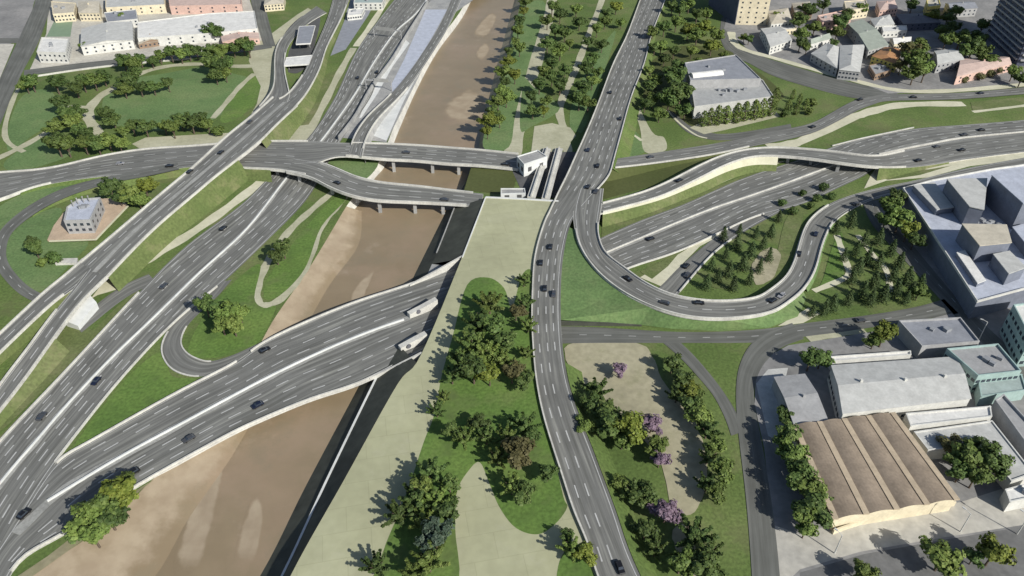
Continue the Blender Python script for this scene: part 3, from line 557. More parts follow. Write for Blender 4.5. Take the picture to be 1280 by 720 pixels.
# western viaduct and its branches
va = road('west_viaduct', [(100,329,135,347,6),(150,287,190,290,7),(207,238,245,243,8.4),(242,209,272,220,9),(284,170,322,181,9),(313,147,345,158,8),(341,122,372,133,6.5)], dz=D, dashes=[(.25,),(.75,)], thick=1.2, parL=[(0,6)], parR=[(0,6)], piers=[(3.2,.3,1),(3.2,.7,1),(4.1,.3,1),(4.1,.7,1)], label='tall diagonal viaduct crossing over the cross road in the west', cat='viaduct', desc='the western viaduct', pw=.7)
path('median', [(118,341,6),(170,288,7),(226,240,8.4),(257,214,9),(303,175,9),(329,152,8),(356,128,6.5)], 2.2, 'concrete_median', lift=D+.01)
slope(va, 'R', 0, 3.5, .75, m='grass_dry', wmax=9); slope(va, 'L', .2, 2.8, .9, m='grass'); slope(va, 'L', 4.3, 6, .9, m='grass'); slope(va, 'R', 4.3, 6, .9, m='grass_dry')
vb = road('viaduct_branch', [(-50,466,-50,494,1.5),(0,418,0,443,3),(53,368,64,382,5),(80,346,94,360,5.7),(104,325,122,338,6)], dz=D+.01, dashes=[(.5,)], parL=[(0,4)], parR=[(0,2.6)], thick=1, label='upper of the two viaduct arms splitting at the lower left', cat='viaduct', desc='the upper viaduct arm')
slope(vb, 'L', 0, 3, .8, m='grass'); slope(vb, 'R', 0, 3, .4, m='grass_dry')
vc = road('viaduct_branch', [(-45,545,-25,548,1.5),(5,475,27,482,3),(35,436,55,443,4.4),(62,399,82,405,5.4),(88,367,106,375,5.8),(112,336,135,347,6)], dz=D+.01, dashes=[(.5,)], parL=[(0,3.4)], parR=[(0,5)], thick=1, label='lower of the two viaduct arms splitting at the lower left', cat='viaduct', desc='the lower viaduct arm')
slope(vc, 'R', 0, 2.5, 1, m='grass_dry', wmax=6); slope(vc, 'L', 0, 3, .4, m='grass_dry')
vd = road('viaduct_branch', [(341,126,368,136,6.5),(358,120,384,117,5.2),(378,95,400,87,4),(390,69,408,61,3),(403,40,419,39,2),(414,10,433,9,1),(427,-45,450,-45,.5)], dz=D+.01, dashes=[(.5,)], parL=[(.6,2)], parR=[(0,5)], thick=1, label='straight viaduct arm running north beside the service station', cat='viaduct', desc='the northern viaduct arm')
slope(vd, 'R', 0, 6, .9, m='grass_dry'); slope(vd, 'L', 1.5, 6, .5, m='grass')
ve = road('viaduct_branch', [(316,142,352,138,7),(333,124,362,121,5.6),(342,108,360,108,4.4),(343,88,356,88,3.2),(344,66,357,67,2.2),(352,48,364,52,1.4),(374,24,384,30,.8),(396,8,408,16,.4)], dz=D, parL=[(.5,5)], parR=[(1.6,4)], thick=.9, solids=(), label='short viaduct arm curving to the service station canopies', cat='viaduct', desc='the service station arm')
slope(ve, 'L', 0, 6, .8, m='path'); slope(ve, 'R', 1.6, 6, .5, m='grass')
road('underpass_ramp', [(186,343,196,354,0),(160,354,168,366,0),(136,369,144,382,0),(112,388,122,400,0),(92,404,102,416,0)], dz=.14, solids=(), desc='the underpass ramp')
loopw = road('west_loop_road', [(222,203,224,212,3.2),(178,212,182,221,2.7),(140,220,144,228,2.2),(96,230,104,239,1.4),(60,244,69,253,.8),(28,263,40,270,.4),(2,286,15,291,.2),(-8,308,8,311,0),(-6,332,10,328,0),(8,352,22,345,0),(26,369,38,360,0),(50,381,58,370,0),(75,392,80,380,0)], 'asphalt_old', dz=.17, solids=(), dashes=[(.5,)], desc='the western loop road', dash=(3,7), dw=.25)
slope(loopw, 'R', 1, 5, 1, m='grass'); slope(loopw, 'L', 1.5, 5, 1, m='grass')
ew = road('cross_road', [(-60,222,-60,268,.3),(0,216,0,251,.5),(62,211,52,232,1.1),(125,196,125,221,2),(180,187,180,218,2.6),(242,183,242,208,3.4),(300,178,300,211,4.6),(345,177,345,213,5.4),(385,177,382,219,5.5)], 'asphalt', dz=D, dashes=[(.25,),(.5,),(.75,)], parL=[(1,8)], parR=[(1,2.2),(5,8)], thick=1.2, piers=[(7,.85,0),(7.55,.3,0),(7.9,.85,0)], label='level cross road carried over the western motorway', cat='road bridge', desc='the cross road', pw=.6)
slope(ew, 'L', 0, 6.5, 1.2, m='grass'); slope(ew, 'R', 1.5, 5, 1.2, m='grass'); slope(ew, 'R', 5.6, 6.9, .8, m='grass_dry')
br1 = road('river_bridge', [(368,177,368,206,5.5),(398,177,396,204,5.5),(424,179,424,195,5.2),(476,180,476,200,3.4),(520,182,520,202,2.4),(560,185,560,206,1.9),(600,188,600,208,1.6),(648,193,648,213,1.0)], dz=D+.02, dashes=[(.5,2,7),(.25,2,7),(.75,2,7)], parL=[(2.4,7)], parR=[(2.2,7)], thick=1.2, piers=[(1.5,.5,0),(3.4,.9,RZ),(4.6,.9,RZ),(5.4,.9,RZ)], label='northern of the two slim road bridges over the river', cat='bridge', desc='the northern slim bridge', pw=.6)
br2 = road('river_bridge', [(368,198,358,216,5.5),(397,203,388,223,5.5),(420,211,413,236,5.2),(446,222,440,246,4.4),(478,229,472,252,3.2),(520,233,518,254,2.4),(560,238,560,256,1.9),(604,243,602,259,1.8)], dz=D+.03, dashes=[(.33,1,7),(.66,1,7)], parL=[(1.2,6.8)], parR=[(0,6.6)], thick=1.2, piers=[(.6,.85,0),(2,.85,0),(3.2,.85,0),(4.1,.85,RZ),(5.1,.85,RZ),(5.9,.85,RZ)], label='southern slim road bridge curving over the river to the sand plaza', cat='bridge', desc='the southern slim bridge', pw=.7)
rr = road('riverside_ramp', [(436,192,452,196,5.3),(444,168,458,174,4.6),(462,143,473,149,3),(489,118,498,124,1.2),(512,90,521,96,.3),(535,56,544,61,.1),(552,28,561,33,.1),(566,-5,577,-2,.1)], dz=D, solids=('R',), dashes=[(.5,)], thick=.8, parR=[(.5,3.5)], parL=[(.6,3)], label='narrow ramp climbing along the river wall to the cross road', cat='ramp', desc='the riverside ramp')
slope(rr, 'R', .2, 4, .3, m='concrete_grey', name='retaining_face'); slope(rr, 'L', .2, 4, .3, m='concrete_grey', name='retaining_face')
road('park_street', [(48,-40,74,-40,0),(45,0,66,0,0),(31,32,55,35,0),(20,56,45,60,0),(3,92,26,94,0),(-14,130,9,135,0),(-34,172,-9,178,0)], 'asphalt_old', dz=.15, solids=(), desc='the park street')
road('back_street', [(-40,48,-40,54,0),(26,48,26,54,0)], 'asphalt_old', dz=.14, solids=())
road('back_street', [(30,88,30,95,0),(100,79,100,86,0),(160,73,160,79,0),(230,67,230,73,0),(300,60,300,66,0),(340,54,340,60,0)], 'asphalt_old', dz=.14, solids=())
wall('garden_wall', [(40,97),(100,88),(160,81),(240,74)], 1.2, .6, 'concrete', 'long low pale wall between the back street and the western park')
road('school_street', [(309,-40,326,-40,0),(313,0,330,0,0),(326,46,341,46,0),(330,58,345,58,0)], 'asphalt_old', dz=.15, solids=())
# tunnel portal walls
def wedge(name, px, zs, label, w=2.0, m='concrete'):
    mb = MB(); a = [W(p[0], p[1], 0) for p in px]; d = (a[-1]-a[0]); d.normalize(); nr = Vector((-d.y, d.x, 0))*(w/2); vs_ = []
    for p, z in zip(a, zs): vs_ += [p-nr+Vector((0,0,-.5)), p-nr+Vector((0,0,z)), p+nr+Vector((0,0,z)), p+nr+Vector((0,0,-.5))]
    n = len(a); fs = [(0,1,2,3), tuple(4*(n-1)+k for k in (3,2,1,0))]
    for i in range(n-1):
        for k in range(4): fs.append((4*i+k, 4*i+4+k, 4*i+4+(k+1)%4, 4*i+(k+1)%4))
    mb.add(vs_, fs); o = tag(mb.build(name, m), label, 'wall'); return o
wedge('wing_wall', [(512,358),(546,344),(578,331)], [.9,2.8,5.05], 'white wing wall rising to the upper end of the tunnel opening', .8)
wedge('wing_wall', [(462,474),(490,463),(528,452)], [.9,1.6,4.9], 'white wing wall at the lower end of the tunnel opening', .8)
fa = wedge('dividing_wall', [(511,397),(527,391),(546,383)], [2.4,3.3,4.4], 'upper white dividing wall with a round fan between the bridge carriageways', 2.4)
fb = wedge('dividing_wall', [(500,439),(515,433),(533,426)], [2.4,3.3,4.4], 'lower white dividing wall with a round fan at the tunnel mouth', 2.4)
for o, p, q in ((fa, (522,393), (532,389)), (fb, (510,436), (522,431))):
    c = W(p[0], p[1], 0); d = W(q[0], q[1], 0)-c; d.normalize(); nr = Vector((d.y, -d.x, 0)); c += Vector((0, 0, 2.2)); mb = MB(); mb.tube(c+nr*1.1, c+nr*1.35, 1.0, 1.0, 14); mb.build('fan', 'roof_dark', o)
ab = MB(); ab.prism([W(*p) for p in [(84,408),(116,378),(124,386),(100,413)]], -.2, [3.2,4.4,3.6,2.4]); tag(ab.build('abutment', 'concrete_pale'), 'pale sloping abutment where the ramp dives under the viaduct', 'abutment')
# concrete beams over the trench north of the plaza
for a, b, l in (((684,186),(664,247),'western'), ((699,186),(682,249),'eastern')):
    mb = MB(); sweep(mb, [W(a[0], a[1], 1.2), W((a[0]+b[0])/2, (a[1]+b[1])/2, 3), W(b[0], b[1], 4.8)], 4.2, .8, -.4); sweep(mb, [W(a[0], a[1], 1.2), W((a[0]+b[0])/2, (a[1]+b[1])/2, 3), W(b[0], b[1], 4.8)], .8, 1.0, .4)
    tag(mb.build('trench_beam', 'concrete'), l+' pale concrete beam spanning the dark trench beside the avenue', 'beam')
# ================================================================ BUILDINGS
def ccw(P):
    a = sum(P[i].x*P[(i+1) % len(P)].y - P[(i+1) % len(P)].x*P[i].y for i in range(len(P)))
    return P if a > 0 else P[::-1]
def win_row(o, P, h, base, rows, cols, ww, wh, edges=None, z0=1.0, glass='glass', name='window', gapfac=1.0):
    n = len(P)
    for i in range(n):
        a, b = P[i], P[(i+1) % n]; d = b-a; d.z = 0; Ln = d.length
        if Ln < ww*1.5: continue
        d.normalize(); nr = Vector((d.y, -d.x, 0))
        if edges is None:
            mid = (a+b)*.5; to = Vector((0, 0, 0))-Vector((mid.x, mid.y, 0))
            if nr.dot(to) <= 0: continue
        elif i not in edges: continue
        c = min(cols, int(Ln/(ww*1.4))) or 1
        for r_ in range(rows):
            zc = base + z0 + (h-z0)*(r_+.15)/rows
            for k in range(c):
                p = a + d*(Ln*(k+.5)/c); mb = MB(); q = Vector((p.x, p.y, zc)) + nr*.04
                mb.box(q, ww, .12, wh, math.atan2(d.y, d.x)); mb.build(name, glass, o)
def bldg(name, label, cat, px, h, wallm, roofm, style='flat', base=0.0, ridge=0, rise=2.0, parapet=.7, win=None, units=0, over=.4, group=None, vents=0, parm=None):
    """px = corners of the roof edge as surveyed at height base+h"""
    P = ccw([W(p[0], p[1], base+h) for p in px]); P = [Vector((p.x, p.y, 0)) for p in P]; n = len(P)
    c = sum(P, Vector())/n; root = empty(name, (c.x, c.y, base), label, cat, group); z1 = base+h
    wb = MB(); vs_ = [(p.x, p.y, base-.2) for p in P]+[(p.x, p.y, z1) for p in P]; fs = [(i, (i+1) % n, n+(i+1) % n, n+i) for i in range(n)]
    rb_ = MB()
    if style == 'flat':
        wb.add(vs_, fs); wb.build('wall', wallm, root)
        rb_.prism([p+(c-p).normalized()*.25 for p in P], z1-.5, z1-.12); rb_.build('roof', roofm, root)
        if parapet:
            pr = MB(); 
            for i in range(n):
                a, b = P[i], P[(i+1) % n]; d = (b-a).normalized(); nr = Vector((-d.y, d.x, 0))*.22
                pr.prism([a-nr*.1, b-nr*.1, b+nr*2, a+nr*2], z1-.3, z1+parapet+.003*i)
            pr.build('parapet', parm or wallm, root)
        rnd = random.Random(len(label))
        for k in range(units):
            w = [rnd.uniform(.15, 1) for _ in P]; s = sum(w); q = sum((p*(x/s) for p, x in zip(P, w)), Vector()); q = c + (q-c)*1.1
            um = MB(); um.box((q.x, q.y, z1-.13), rnd.uniform(1.4, 3), rnd.uniform(1.4, 2.6), rnd.uniform(.9, 1.7), rnd.uniform(0, 1)); um.build('roof_unit', 'roof_steel', root)
    elif style in ('gable', 'hip'):
        i0 = ridge; A, B, Cc, Dd = [P[(i0+k) % 4] for k in range(4)]     # ridge runs from middle of A-B to middle of C-D
        r0, r1 = (A+B)*.5, (Cc+Dd)*.5
        if style == 'hip': 
            d = r1-r0; k = min(.36, (B-A).length*.45/max(.1, d.length)); r0, r1 = r0+d*k, r1-d*k
        wb.add(vs_, fs)
        zr = z1+rise
        if style == 'gable': wb.add([(A.x, A.y, z1), (B.x, B.y, z1), (r0.x, r0.y, zr-.05), (Cc.x, Cc.y, z1), (Dd.x, Dd.y, z1), (r1.x, r1.y, zr-.05)], [(0, 1, 2), (3, 4, 5)])
        wb.build('wall', wallm, root)
        def ex(p): v = p-c; v.normalize(); return p+v*over
        e = [ex(p) for p in (A, B, Cc, Dd)]; 
        if style == 'gable':
            dd = (r1-r0).normalized(); r0 = r0-dd*over*.8; r1 = r1+dd*over*.8
        V = [(e[k].x, e[k].y, z1-.12) for k in range(4)] + [(r0.x, r0.y, zr), (r1.x, r1.y, zr)]
        V += [(v[0], v[1], v[2]+.22) for v in V]
        F = [(7, 8, 11, 10), (9, 6, 10, 11), (1, 2, 8, 7), (3, 0, 6, 9), (0, 1, 7, 6), (2, 3, 9, 8)]
        F += [(6, 7, 10), (8, 9, 11)] if style == 'hip' else [(0, 4, 10, 6), (4, 1, 7, 10), (2, 5, 11, 8), (5, 3, 9, 11)]
        rb_.add(V, F); rb_.build('roof', roofm, root)
        if vents:
            rnd = random.Random(len(label))
            for k in range(vents):
                q = r0.lerp(r1, (k+.6)/(vents+.2)); cm = MB(); cm.box((q.x+rnd.uniform(-1, 1), q.y+rnd.uniform(-1, 1), z1+rise*.5), .9, .9, rise*.5+1.2); cm.build('chimney', wallm, root)
    if win: win_row(root, P, h, base, *win)
    return root, P
# --- south-east works
root = empty('barrel_roof_hall', W(1092,600,0), 'large brown hall whose roof is four barrel vaults with pale gutters', 'hall')
nw, ne, se, sw = [Vector((*W(*p, 6.0).xy, 0)) for p in [(993,532), (1115,517), (1194,624), (1043,648)]]
wb = MB(); q = [sw, se, ne, nw]; wb.add([(p.x, p.y, z) for z in (-.2, 6) for p in q], [(i, (i+1) % 4, 4+(i+1) % 4, 4+i) for i in range(4)])
NV, NS = 4, 10
for v in range(NV):                                   # scalloped gable ends
    for A, B in ((sw, se), (nw, ne)):
        pts_ = [A.lerp(B, (v+k/NS)/NV) for k in range(NS+1)]; wb.add([(p.x, p.y, 6+1.0*math.sin(math.pi*k/NS)) for k, p in enumerate(pts_)], [tuple(range(NS+1))])
wb.build('wall', 'wall_cream', root)
for v in range(NV):
    rb2 = MB(); vs_ = []
    for k in range(NS+1):
        a, b = sw.lerp(se, (v+k/NS)/NV), nw.lerp(ne, (v+k/NS)/NV); z = 6.06+1.05*math.sin(math.pi*k/NS); d = (a-b).normalized()
        vs_ += [(a.x+d.x*.5, a.y+d.y*.5, z), (b.x, b.y, z)]
    rb2.add(vs_, [(2*k, 2*k+2, 2*k+3, 2*k+1) for k in range(NS)]); rb2.build('roof', 'roof_brown', root)
for v in range(NV+1):
    a, b = sw.lerp(se, v/NV), nw.lerp(ne, v/NV); d = (a-b).normalized(); gm = MB(); sweep(gm, [a+Vector((d.x*.6, d.y*.6, 6.2)), b+Vector((0, 0, 6.2))], 1.9, .5); gm.build('gutter', 'gutter', root)
wall('yard_wall', [(1040,668),(1078,655),(1140,642),(1192,632)], 2.2, .5, 'wall_cream', 'cream yard wall along the south front of the brown barrel-roofed hall', n=3)
bldg('shed', 'grey gabled shed between the curving street and the light hall', 'shed', [(968,472),(1006,468),(1034,524),(993,532)], 5.5, 'wall_grey', 'roof_grey', 'gable', ridge=1, rise=1.4, vents=1)
bldg('workshop_hall', 'wide light hall with a two tone roof north of the brown vaults', 'hall', [(1040,457),(1194,446),(1213,498),(1054,517)], 7.5, 'wall_white', 'roof_light', 'gable', ridge=1, rise=1.6, win=(1, 9, 1.8, 1.4), vents=3)
bldg('annex', 'long thin white annex on the north side of the light hall', 'annex', [(1038,446),(1138,439),(1139,444),(1040,452)], 4.5, 'wall_white', 'roof_white', 'flat', parapet=.4)
bldg('warehouse', 'flat blue-grey warehouse beside the street corner', 'warehouse', [(1123,402),(1200,398),(1224,428),(1152,434)], 6, 'wall_grey', 'roof_bluegrey', 'flat', units=2)
bldg('office_block', 'teal walled office block with grey roof at the diagonal street', 'office', [(1183,437),(1247,431),(1276,465),(1222,471)], 8.5, 'wall_teal', 'roof_grey', 'flat', units=3, win=(2, 8, 1.5, 1.3))
bldg('annex', 'low teal-roofed annex stepping down south of the teal office block', 'annex', [(1222,474),(1277,468),(1283,488),(1226,496)], 5, 'wall_teal', 'roof_teal', 'flat', parapet=.3)
bldg('store', 'long white flat store east of the brown vaults', 'store', [(1132,517),(1238,508),(1240,521),(1138,533)], 6, 'wall_white', 'roof_white', 'flat', parapet=.35)
bldg('store', 'L-shaped pale store wrapped round the tree court', 'store', [(1142,540),(1240,526),(1292,592),(1264,602),(1226,557),(1160,563)], 5.2, 'wall_white', 'roof_light', 'flat', parapet=.3, units=4)
bldg('store', 'narrow dark grey store at the right edge behind the pale store', 'store', [(1243,501),(1254,494),(1320,566),(1300,580)], 6, 'wall_grey', 'roof_grey', 'flat')
bldg('store', 'small white store beside the tree court at the right edge', 'store', [(1256,612),(1292,602),(1310,618),(1262,628)], 5, 'wall_white', 'roof_white', 'flat', parapet=.3, units=1)
bldg('office_block', 'tall teal block at the right edge with a white roof', 'office', [(1266,382),(1330,374),(1350,420),(1288,425)], 14, 'wall_teal', 'roof_white', 'flat', win=(3, 7, 1.6, 1.5))
# --- eastern complex: a podium with lit roofs and raised blocks
rt, P = bldg('factory', 'big pale flat-roofed factory at the right with raised roof blocks', 'factory', [(1128,236),(1165,226),(1240,212),(1330,200),(1350,350),(1280,362),(1221,378),(1190,330)], 9, 'wall_shade', 'roof_lilac', 'flat', parapet=.8, win=None, units=8, parm='wall_white')
for px, h, m in ([(1184,224),(1234,223),(1230,262),(1212,258)], 10, 'roof_light'), ([(1203,280),(1258,281),(1264,303),(1225,307)], 9, 'roof_beige'), ([(1240,219),(1264,214),(1312,250),(1279,254)], 14, 'roof_lilac'), ([(1142,232),(1168,228),(1192,259),(1171,262)], 3, 'roof_light'), ([(1242,318),(1262,314),(1282,334),(1261,342)], 6, 'roof_light'), ([(1266,284),(1290,278),(1320,306),(1290,314)], 5, 'roof_lilac'), ([(1196,316),(1206,313),(1232,350),(1222,354)], 2, 'roof_white'):
    Q = ccw([Vector((*W(a, b, 9+h).xy, 0)) for a, b in px]); mb = MB(); mb.prism(Q, 8.9, 9+h-.2); blk = mb.build('raised_block', 'wall_shade', rt)
    cc = sum(Q, Vector())/4; mb = MB(); mb.prism([p+(p-cc).normalized()*.3 for p in Q], 9+h-.22, 9+h+.15); mb.build('block_roof', m, blk)
bldg('shed', 'low narrow shed with a white rim along the west side of the factory', 'shed', [(1156,294),(1163,291),(1214,343),(1206,350)], 5, 'wall_shade', 'roof_bluegrey', 'flat', parapet=.6, parm='wall_white')
# --- grey hall north of the northern road
bldg('exhibition_hall', 'dark grey main hall with flat roof west of the hill street', 'hall', [(856,79),(920,69),(951,99),(863,101)], 13, 'wall_grey', 'roof_bluegrey', 'flat', parapet=.5, units=2)
rt, P = bldg('exhibition_hall', 'pale lower hall with small roof vents in front of the dark grey hall', 'hall', [(863,103),(953,100),(967,121),(868,134)], 8, 'roof_light', 'hall_roof', 'flat', parapet=.5, units=9)
vm = MB(); a, b = W(864,95,13.2), W(902,91,13.2); d = (b-a).normalized(); nr = Vector((-d.y, d.x, 0)); vs_ = []
for k in range(9):
    t = math.pi*k/8
    for p in (a, b): vs_.append(p + nr*(3.2*math.cos(t)) + Vector((0, 0, 2.4*math.sin(t)-.4)))
vm.add(vs_, [(2*k, 2*k+1, 2*k+3, 2*k+2) for k in range(8)] + [tuple(range(0, 18, 2)), tuple(range(1, 18, 2))[::-1]]); tag(vm.build('roof_vault', 'roof_white'), 'white half-round skylight vault on the dark grey hall', 'skylight')
# --- towers
def tower(label, px, h, wallm, bandm, floors, bands=True):
    P = ccw([Vector((*W(a, b, 0).xy, 0)) for a, b in px]); c = sum(P, Vector())/len(P); root = empty('apartment_tower', (c.x, c.y, 0), label, 'tower')
    mb = MB(); mb.prism(P, -.2, h-.3); mb.build('wall', wallm, root); mb = MB(); mb.prism([p+(p-c).normalized()*.5 for p in P], h-.3, h+.8); mb.build('roof', 'roof_light', root)
    if bands:
        for f in range(1, floors):
            z = h*f/floors
            for i in range(4):
                a, b = P[i], P[(i+1) % 4]; d = (b-a).normalized(); nr = Vector((d.y, -d.x, 0)); 
                if nr.dot(Vector((0, 0, 0))-(a+b)*.5) <= 0: continue
                k = MB(); a2, b2 = a+d*1.2, b-d*1.2; k.prism([a2+nr*.03, b2+nr*.03, b2+nr*1.3, a2+nr*1.3], z-.15, z+.95, True); k.build('balcony', bandm, root)
    win_row(root, P, h, 0, floors, 7 if bands else 4, 1.8 if bands else 1.3, 1.5 if bands else 1.2, z0=1.2, edges=None if bands else [i for i in range(4) if (P[(i+1) % 4]-P[i]).y > -abs((P[(i+1) % 4]-P[i]).x)*.6 and (P[(i+1) % 4]-P[i]).x > 0])
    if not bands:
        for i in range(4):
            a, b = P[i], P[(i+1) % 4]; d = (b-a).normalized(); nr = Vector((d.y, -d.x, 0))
            if nr.x < -.6: k = MB(); k.prism([a+nr*.05, b+nr*.05, b+nr*.5, a+nr*.5], 0, h-1); k.build('shaded_facade', 'wall_shade_navy', root)  # navy slab over the west wall: its shade put into the colour
    return root
tower('cream slab tower at the top with side shade painted navy', [(919,31),(957,32),(925,4),(886,6)], 48, 'wall_cream', 'wall_cream', 12, bands=False)
tower('tower with walls painted in navy shade and banded balconies in the top right corner', [(1270,82),(1340,86),(1298,46),(1232,46)], 62, 'wall_shade_navy', 'wall_grey', 16)  # navy walls: this side's shade is painted into the colour
# --- houses of the north-east town
H = [('grey roofed house beside the loop of the hill street', [(951,36),(974,33),(990,50),(963,59)], 6, 'wall_white', 'roof_light', 'gable', 1),
 ('white house with pinkish roof right of the cream tower', [(960,14),(985,10),(990,27),(964,30)], 7, 'wall_white', 'roof_beige', 'hip', 1),
 ('small pale house at the foot of the cream tower', [(965,30),(990,28),(996,36),(972,39)], 4, 'wall_cream', 'roof_white', 'flat', 0),
 ('west half of the large light grey roofs above the hill street', [(1014,67),(1034,54),(1052,60),(1047,86)], 6, 'wall_grey', 'roof_light', 'hip', 1),
 ('east half of the large light grey roofs above the hill street', [(1050,57),(1081,56),(1075,90),(1049,87)], 7, 'wall_grey', 'roof_light', 'hip', 0),
 ('long green-grey roofed house running down to the orange roof', [(1060,30),(1078,24),(1111,56),(1086,63)], 7, 'wall_grey', 'roof_green', 'gable', 1),
 ('orange roofed house with yellow front below the long green-grey roof', [(1090,70),(1106,59),(1128,62),(1121,80)], 6.5, 'wall_yellow', 'roof_orange', 'hip', 1),
 ('low grey house at the street corner left of the orange roof', [(1086,82),(1100,79),(1114,88),(1094,94)], 4, 'wall_brown', 'roof_grey', 'flat', 0),
 ('small pale green roofed house between dark trees', [(1012,50),(1033,42),(1039,48),(1014,55)], 5, 'wall_white', 'roof_green', 'gable', 1),
 ('pink house with flat roof behind the small green roof', [(1022,20),(1060,12),(1064,24),(1028,28)], 7, 'wall_pink', 'roof_pink', 'flat', 0),
 ('cream house at the top edge behind the pink house', [(1055,2),(1082,0),(1086,10),(1058,14)], 8, 'wall_cream', 'roof_beige', 'flat', 0),
 ('white house with dark windows north of the yellow front', [(1102,33),(1133,32),(1134,38),(1104,40)], 5, 'wall_white', 'roof_white', 'flat', 0),
 ('grey hipped house above the white house', [(1088,24),(1112,18),(1118,30),(1094,33)], 6, 'wall_white', 'roof_light', 'hip', 1),
 ('rose walled house at the top edge with a red roof', [(1096,2),(1118,0),(1122,10),(1100,13)], 7, 'wall_pink', 'roof_pink', 'hip', 1),
 ('navy roofed house under the tower shade', [(1120,18),(1165,16),(1176,28),(1130,30)], 6, 'wall_shade_navy', 'roof_dark', 'hip', 1),  # house added where tower shadow falls, that shade put into its colour
 ('yellow house at the top edge', [(1158,0),(1173,-2),(1176,7),(1160,9)], 9, 'wall_yellow', 'roof_beige', 'flat', 0),
 ('teal-grey long house right of the yellow house', [(1182,4),(1212,2),(1222,10),(1188,12)], 7, 'wall_grey', 'roof_bluegrey', 'gable', 1),
 ('small cream house right of the orange roof', [(1113,48),(1138,46),(1138,53),(1118,55)], 5, 'wall_cream', 'roof_white', 'gable', 1),
 ('grey roofed house with a dark side left of the pink roof', [(1168,64),(1190,61),(1205,74),(1172,80)], 7, 'wall_grey', 'roof_light', 'gable', 1),
 ('wide house with pale pink roof and hedge in front, by the northern road', [(1201,74),(1256,71),(1264,80),(1196,96)], 6, 'wall_pink', 'roof_pink', 'gable', 1),
 ('brown house at the top edge left of the cream house', [(990,4),(1012,2),(1016,14),(994,16)], 7, 'wall_brown', 'roof_beige', 'hip', 1),
 # north-west town
 ('bright white house at the corner of the park street', [(52,47),(86,49),(82,66),(46,65)], 8, 'wall_white', 'roof_white', 'flat', 0),
 ('grey roofed long house right of the bright white house', [(102,36),(165,27),(166,50),(101,58)], 7, 'wall_white', 'roof_light', 'gable', 0),
 ('cream house with sloping front in the top left corner', [(64,2),(95,4),(92,16),(66,18)], 7, 'wall_cream', 'roof_beige', 'flat', 0),
 ('cream house behind the sports pitch', [(98,2),(124,2),(124,16),(98,16)], 7, 'wall_cream', 'roof_beige', 'hip', 0),
 ('long pale warehouse with ribbed roof behind the park trees', [(172,28),(262,17),(318,14),(322,36),(262,42),(172,48)], 7, 'wall_white', 'roof_white', 'flat', 0),
 ('grey roofed store above the long pale warehouse', [(130,16),(170,12),(172,24),(134,28)], 6, 'wall_white', 'roof_bluegrey', 'flat', 0),
 ('low brown sheds between grey house and warehouse', [(172,44),(204,40),(206,50),(173,55)], 4, 'wall_brown', 'roof_beige', 'gable', 0),
 ('row of pale stores at the top edge, left part', [(132,-6),(205,-10),(206,6),(132,10)], 7, 'wall_cream', 'roof_light', 'flat', 0),
 ('row of reddish stores at the top edge, right part', [(210,-8),(300,-12),(302,6),(212,8)], 7, 'wall_pink', 'roof_pink', 'flat', 0),
 ('pinkish low house at the school street corner', [(276,44),(322,38),(324,48),(278,52)], 4, 'wall_pink', 'roof_pink', 'gable', 0),
 ('cream house at the top edge beside the school street', [(332,-4),(356,-6),(354,4),(330,6)], 6, 'wall_cream', 'roof_beige', 'hip', 0),
 ('mint roofed pavilion at the top between viaduct and motorway', [(444,-6),(482,-6),(478,4),(442,4)], 6, 'wall_white', 'roof_teal', 'flat', 0),
 ('low grey shed below the mint pavilion', [(436,12),(456,10),(452,18),(434,20)], 4, 'wall_white', 'roof_white', 'flat', 0)]
for lab, px, h, wm, rm, st, rd in H:
    bldg('town_house' if px[0][0] > 900 else 'town_building', lab, 'house' if px[0][0] > 900 else 'building', px, h, wm, rm, st, ridge=rd, rise=2.0, parapet=.4, win=((2 if h > 5.5 else 1), 6, 1.3, 1.2), units=(2 if st == 'flat' else 0), vents=(1 if st != 'flat' else 0))
# --- service station canopies and the villa on its terrace
def canopy(label, px, h, roofm):
    Q = ccw([Vector((*W(a, b, h).xy, 0)) for a, b in px]); c = sum(Q, Vector())/4; root = empty('canopy', (c.x, c.y, 0), label, 'canopy')
    mb = MB(); mb.prism(Q, h-.7, h, True); mb.build('roof', roofm, root)
    mb = MB()
    for i in range(4): sweep(mb, [Q[i]+Vector((0, 0, h-.8-.004*i)), Q[(i+1) % 4]+Vector((0, 0, h-.8-.004*i))], .3, 1.0)
    mb.build('fascia', 'roof_white', root)
    for p in Q:
        q_ = p.lerp(c, .3); mb = MB(); mb.tube((q_.x, q_.y, 0), (q_.x, q_.y, h-.6), .3, .3, 8); mb.build('post', 'concrete_grey', root)
canopy('grey service station canopy with a white front edge', [(374,33),(394,32),(388,54),(370,55)], 5.5, 'roof_bluegrey')
canopy('white low canopy south of the grey service station canopy', [(358,72),(390,69),(386,80),(355,82)], 4, 'roof_white')
tb = MB(); tb.prism([W(*p) for p in [(60,302),(68,284),(80,268),(128,250),(152,250),(160,258),(120,301)]], -.1, 1.0); t_ = tag(tb.build('terrace', 'terracotta'), 'terracotta paved terrace around the grey villa', 'terrace')
mb = MB(); sweep(mb, [W(62,302,1.0), W(120,300,1.0), W(160,258,1.0)], .8, .5); mb.build('rim', 'cream', t_)
rt, P = bldg('villa', 'grey roofed villa with masts on the terrace inside the western loop', 'house', [(84,260),(98,250),(126,248),(113,276),(80,277)], 7, 'wall_grey', 'roof_lilac', 'flat', base=1.0, win=(2, 4, 1.5, 1.4), units=3)
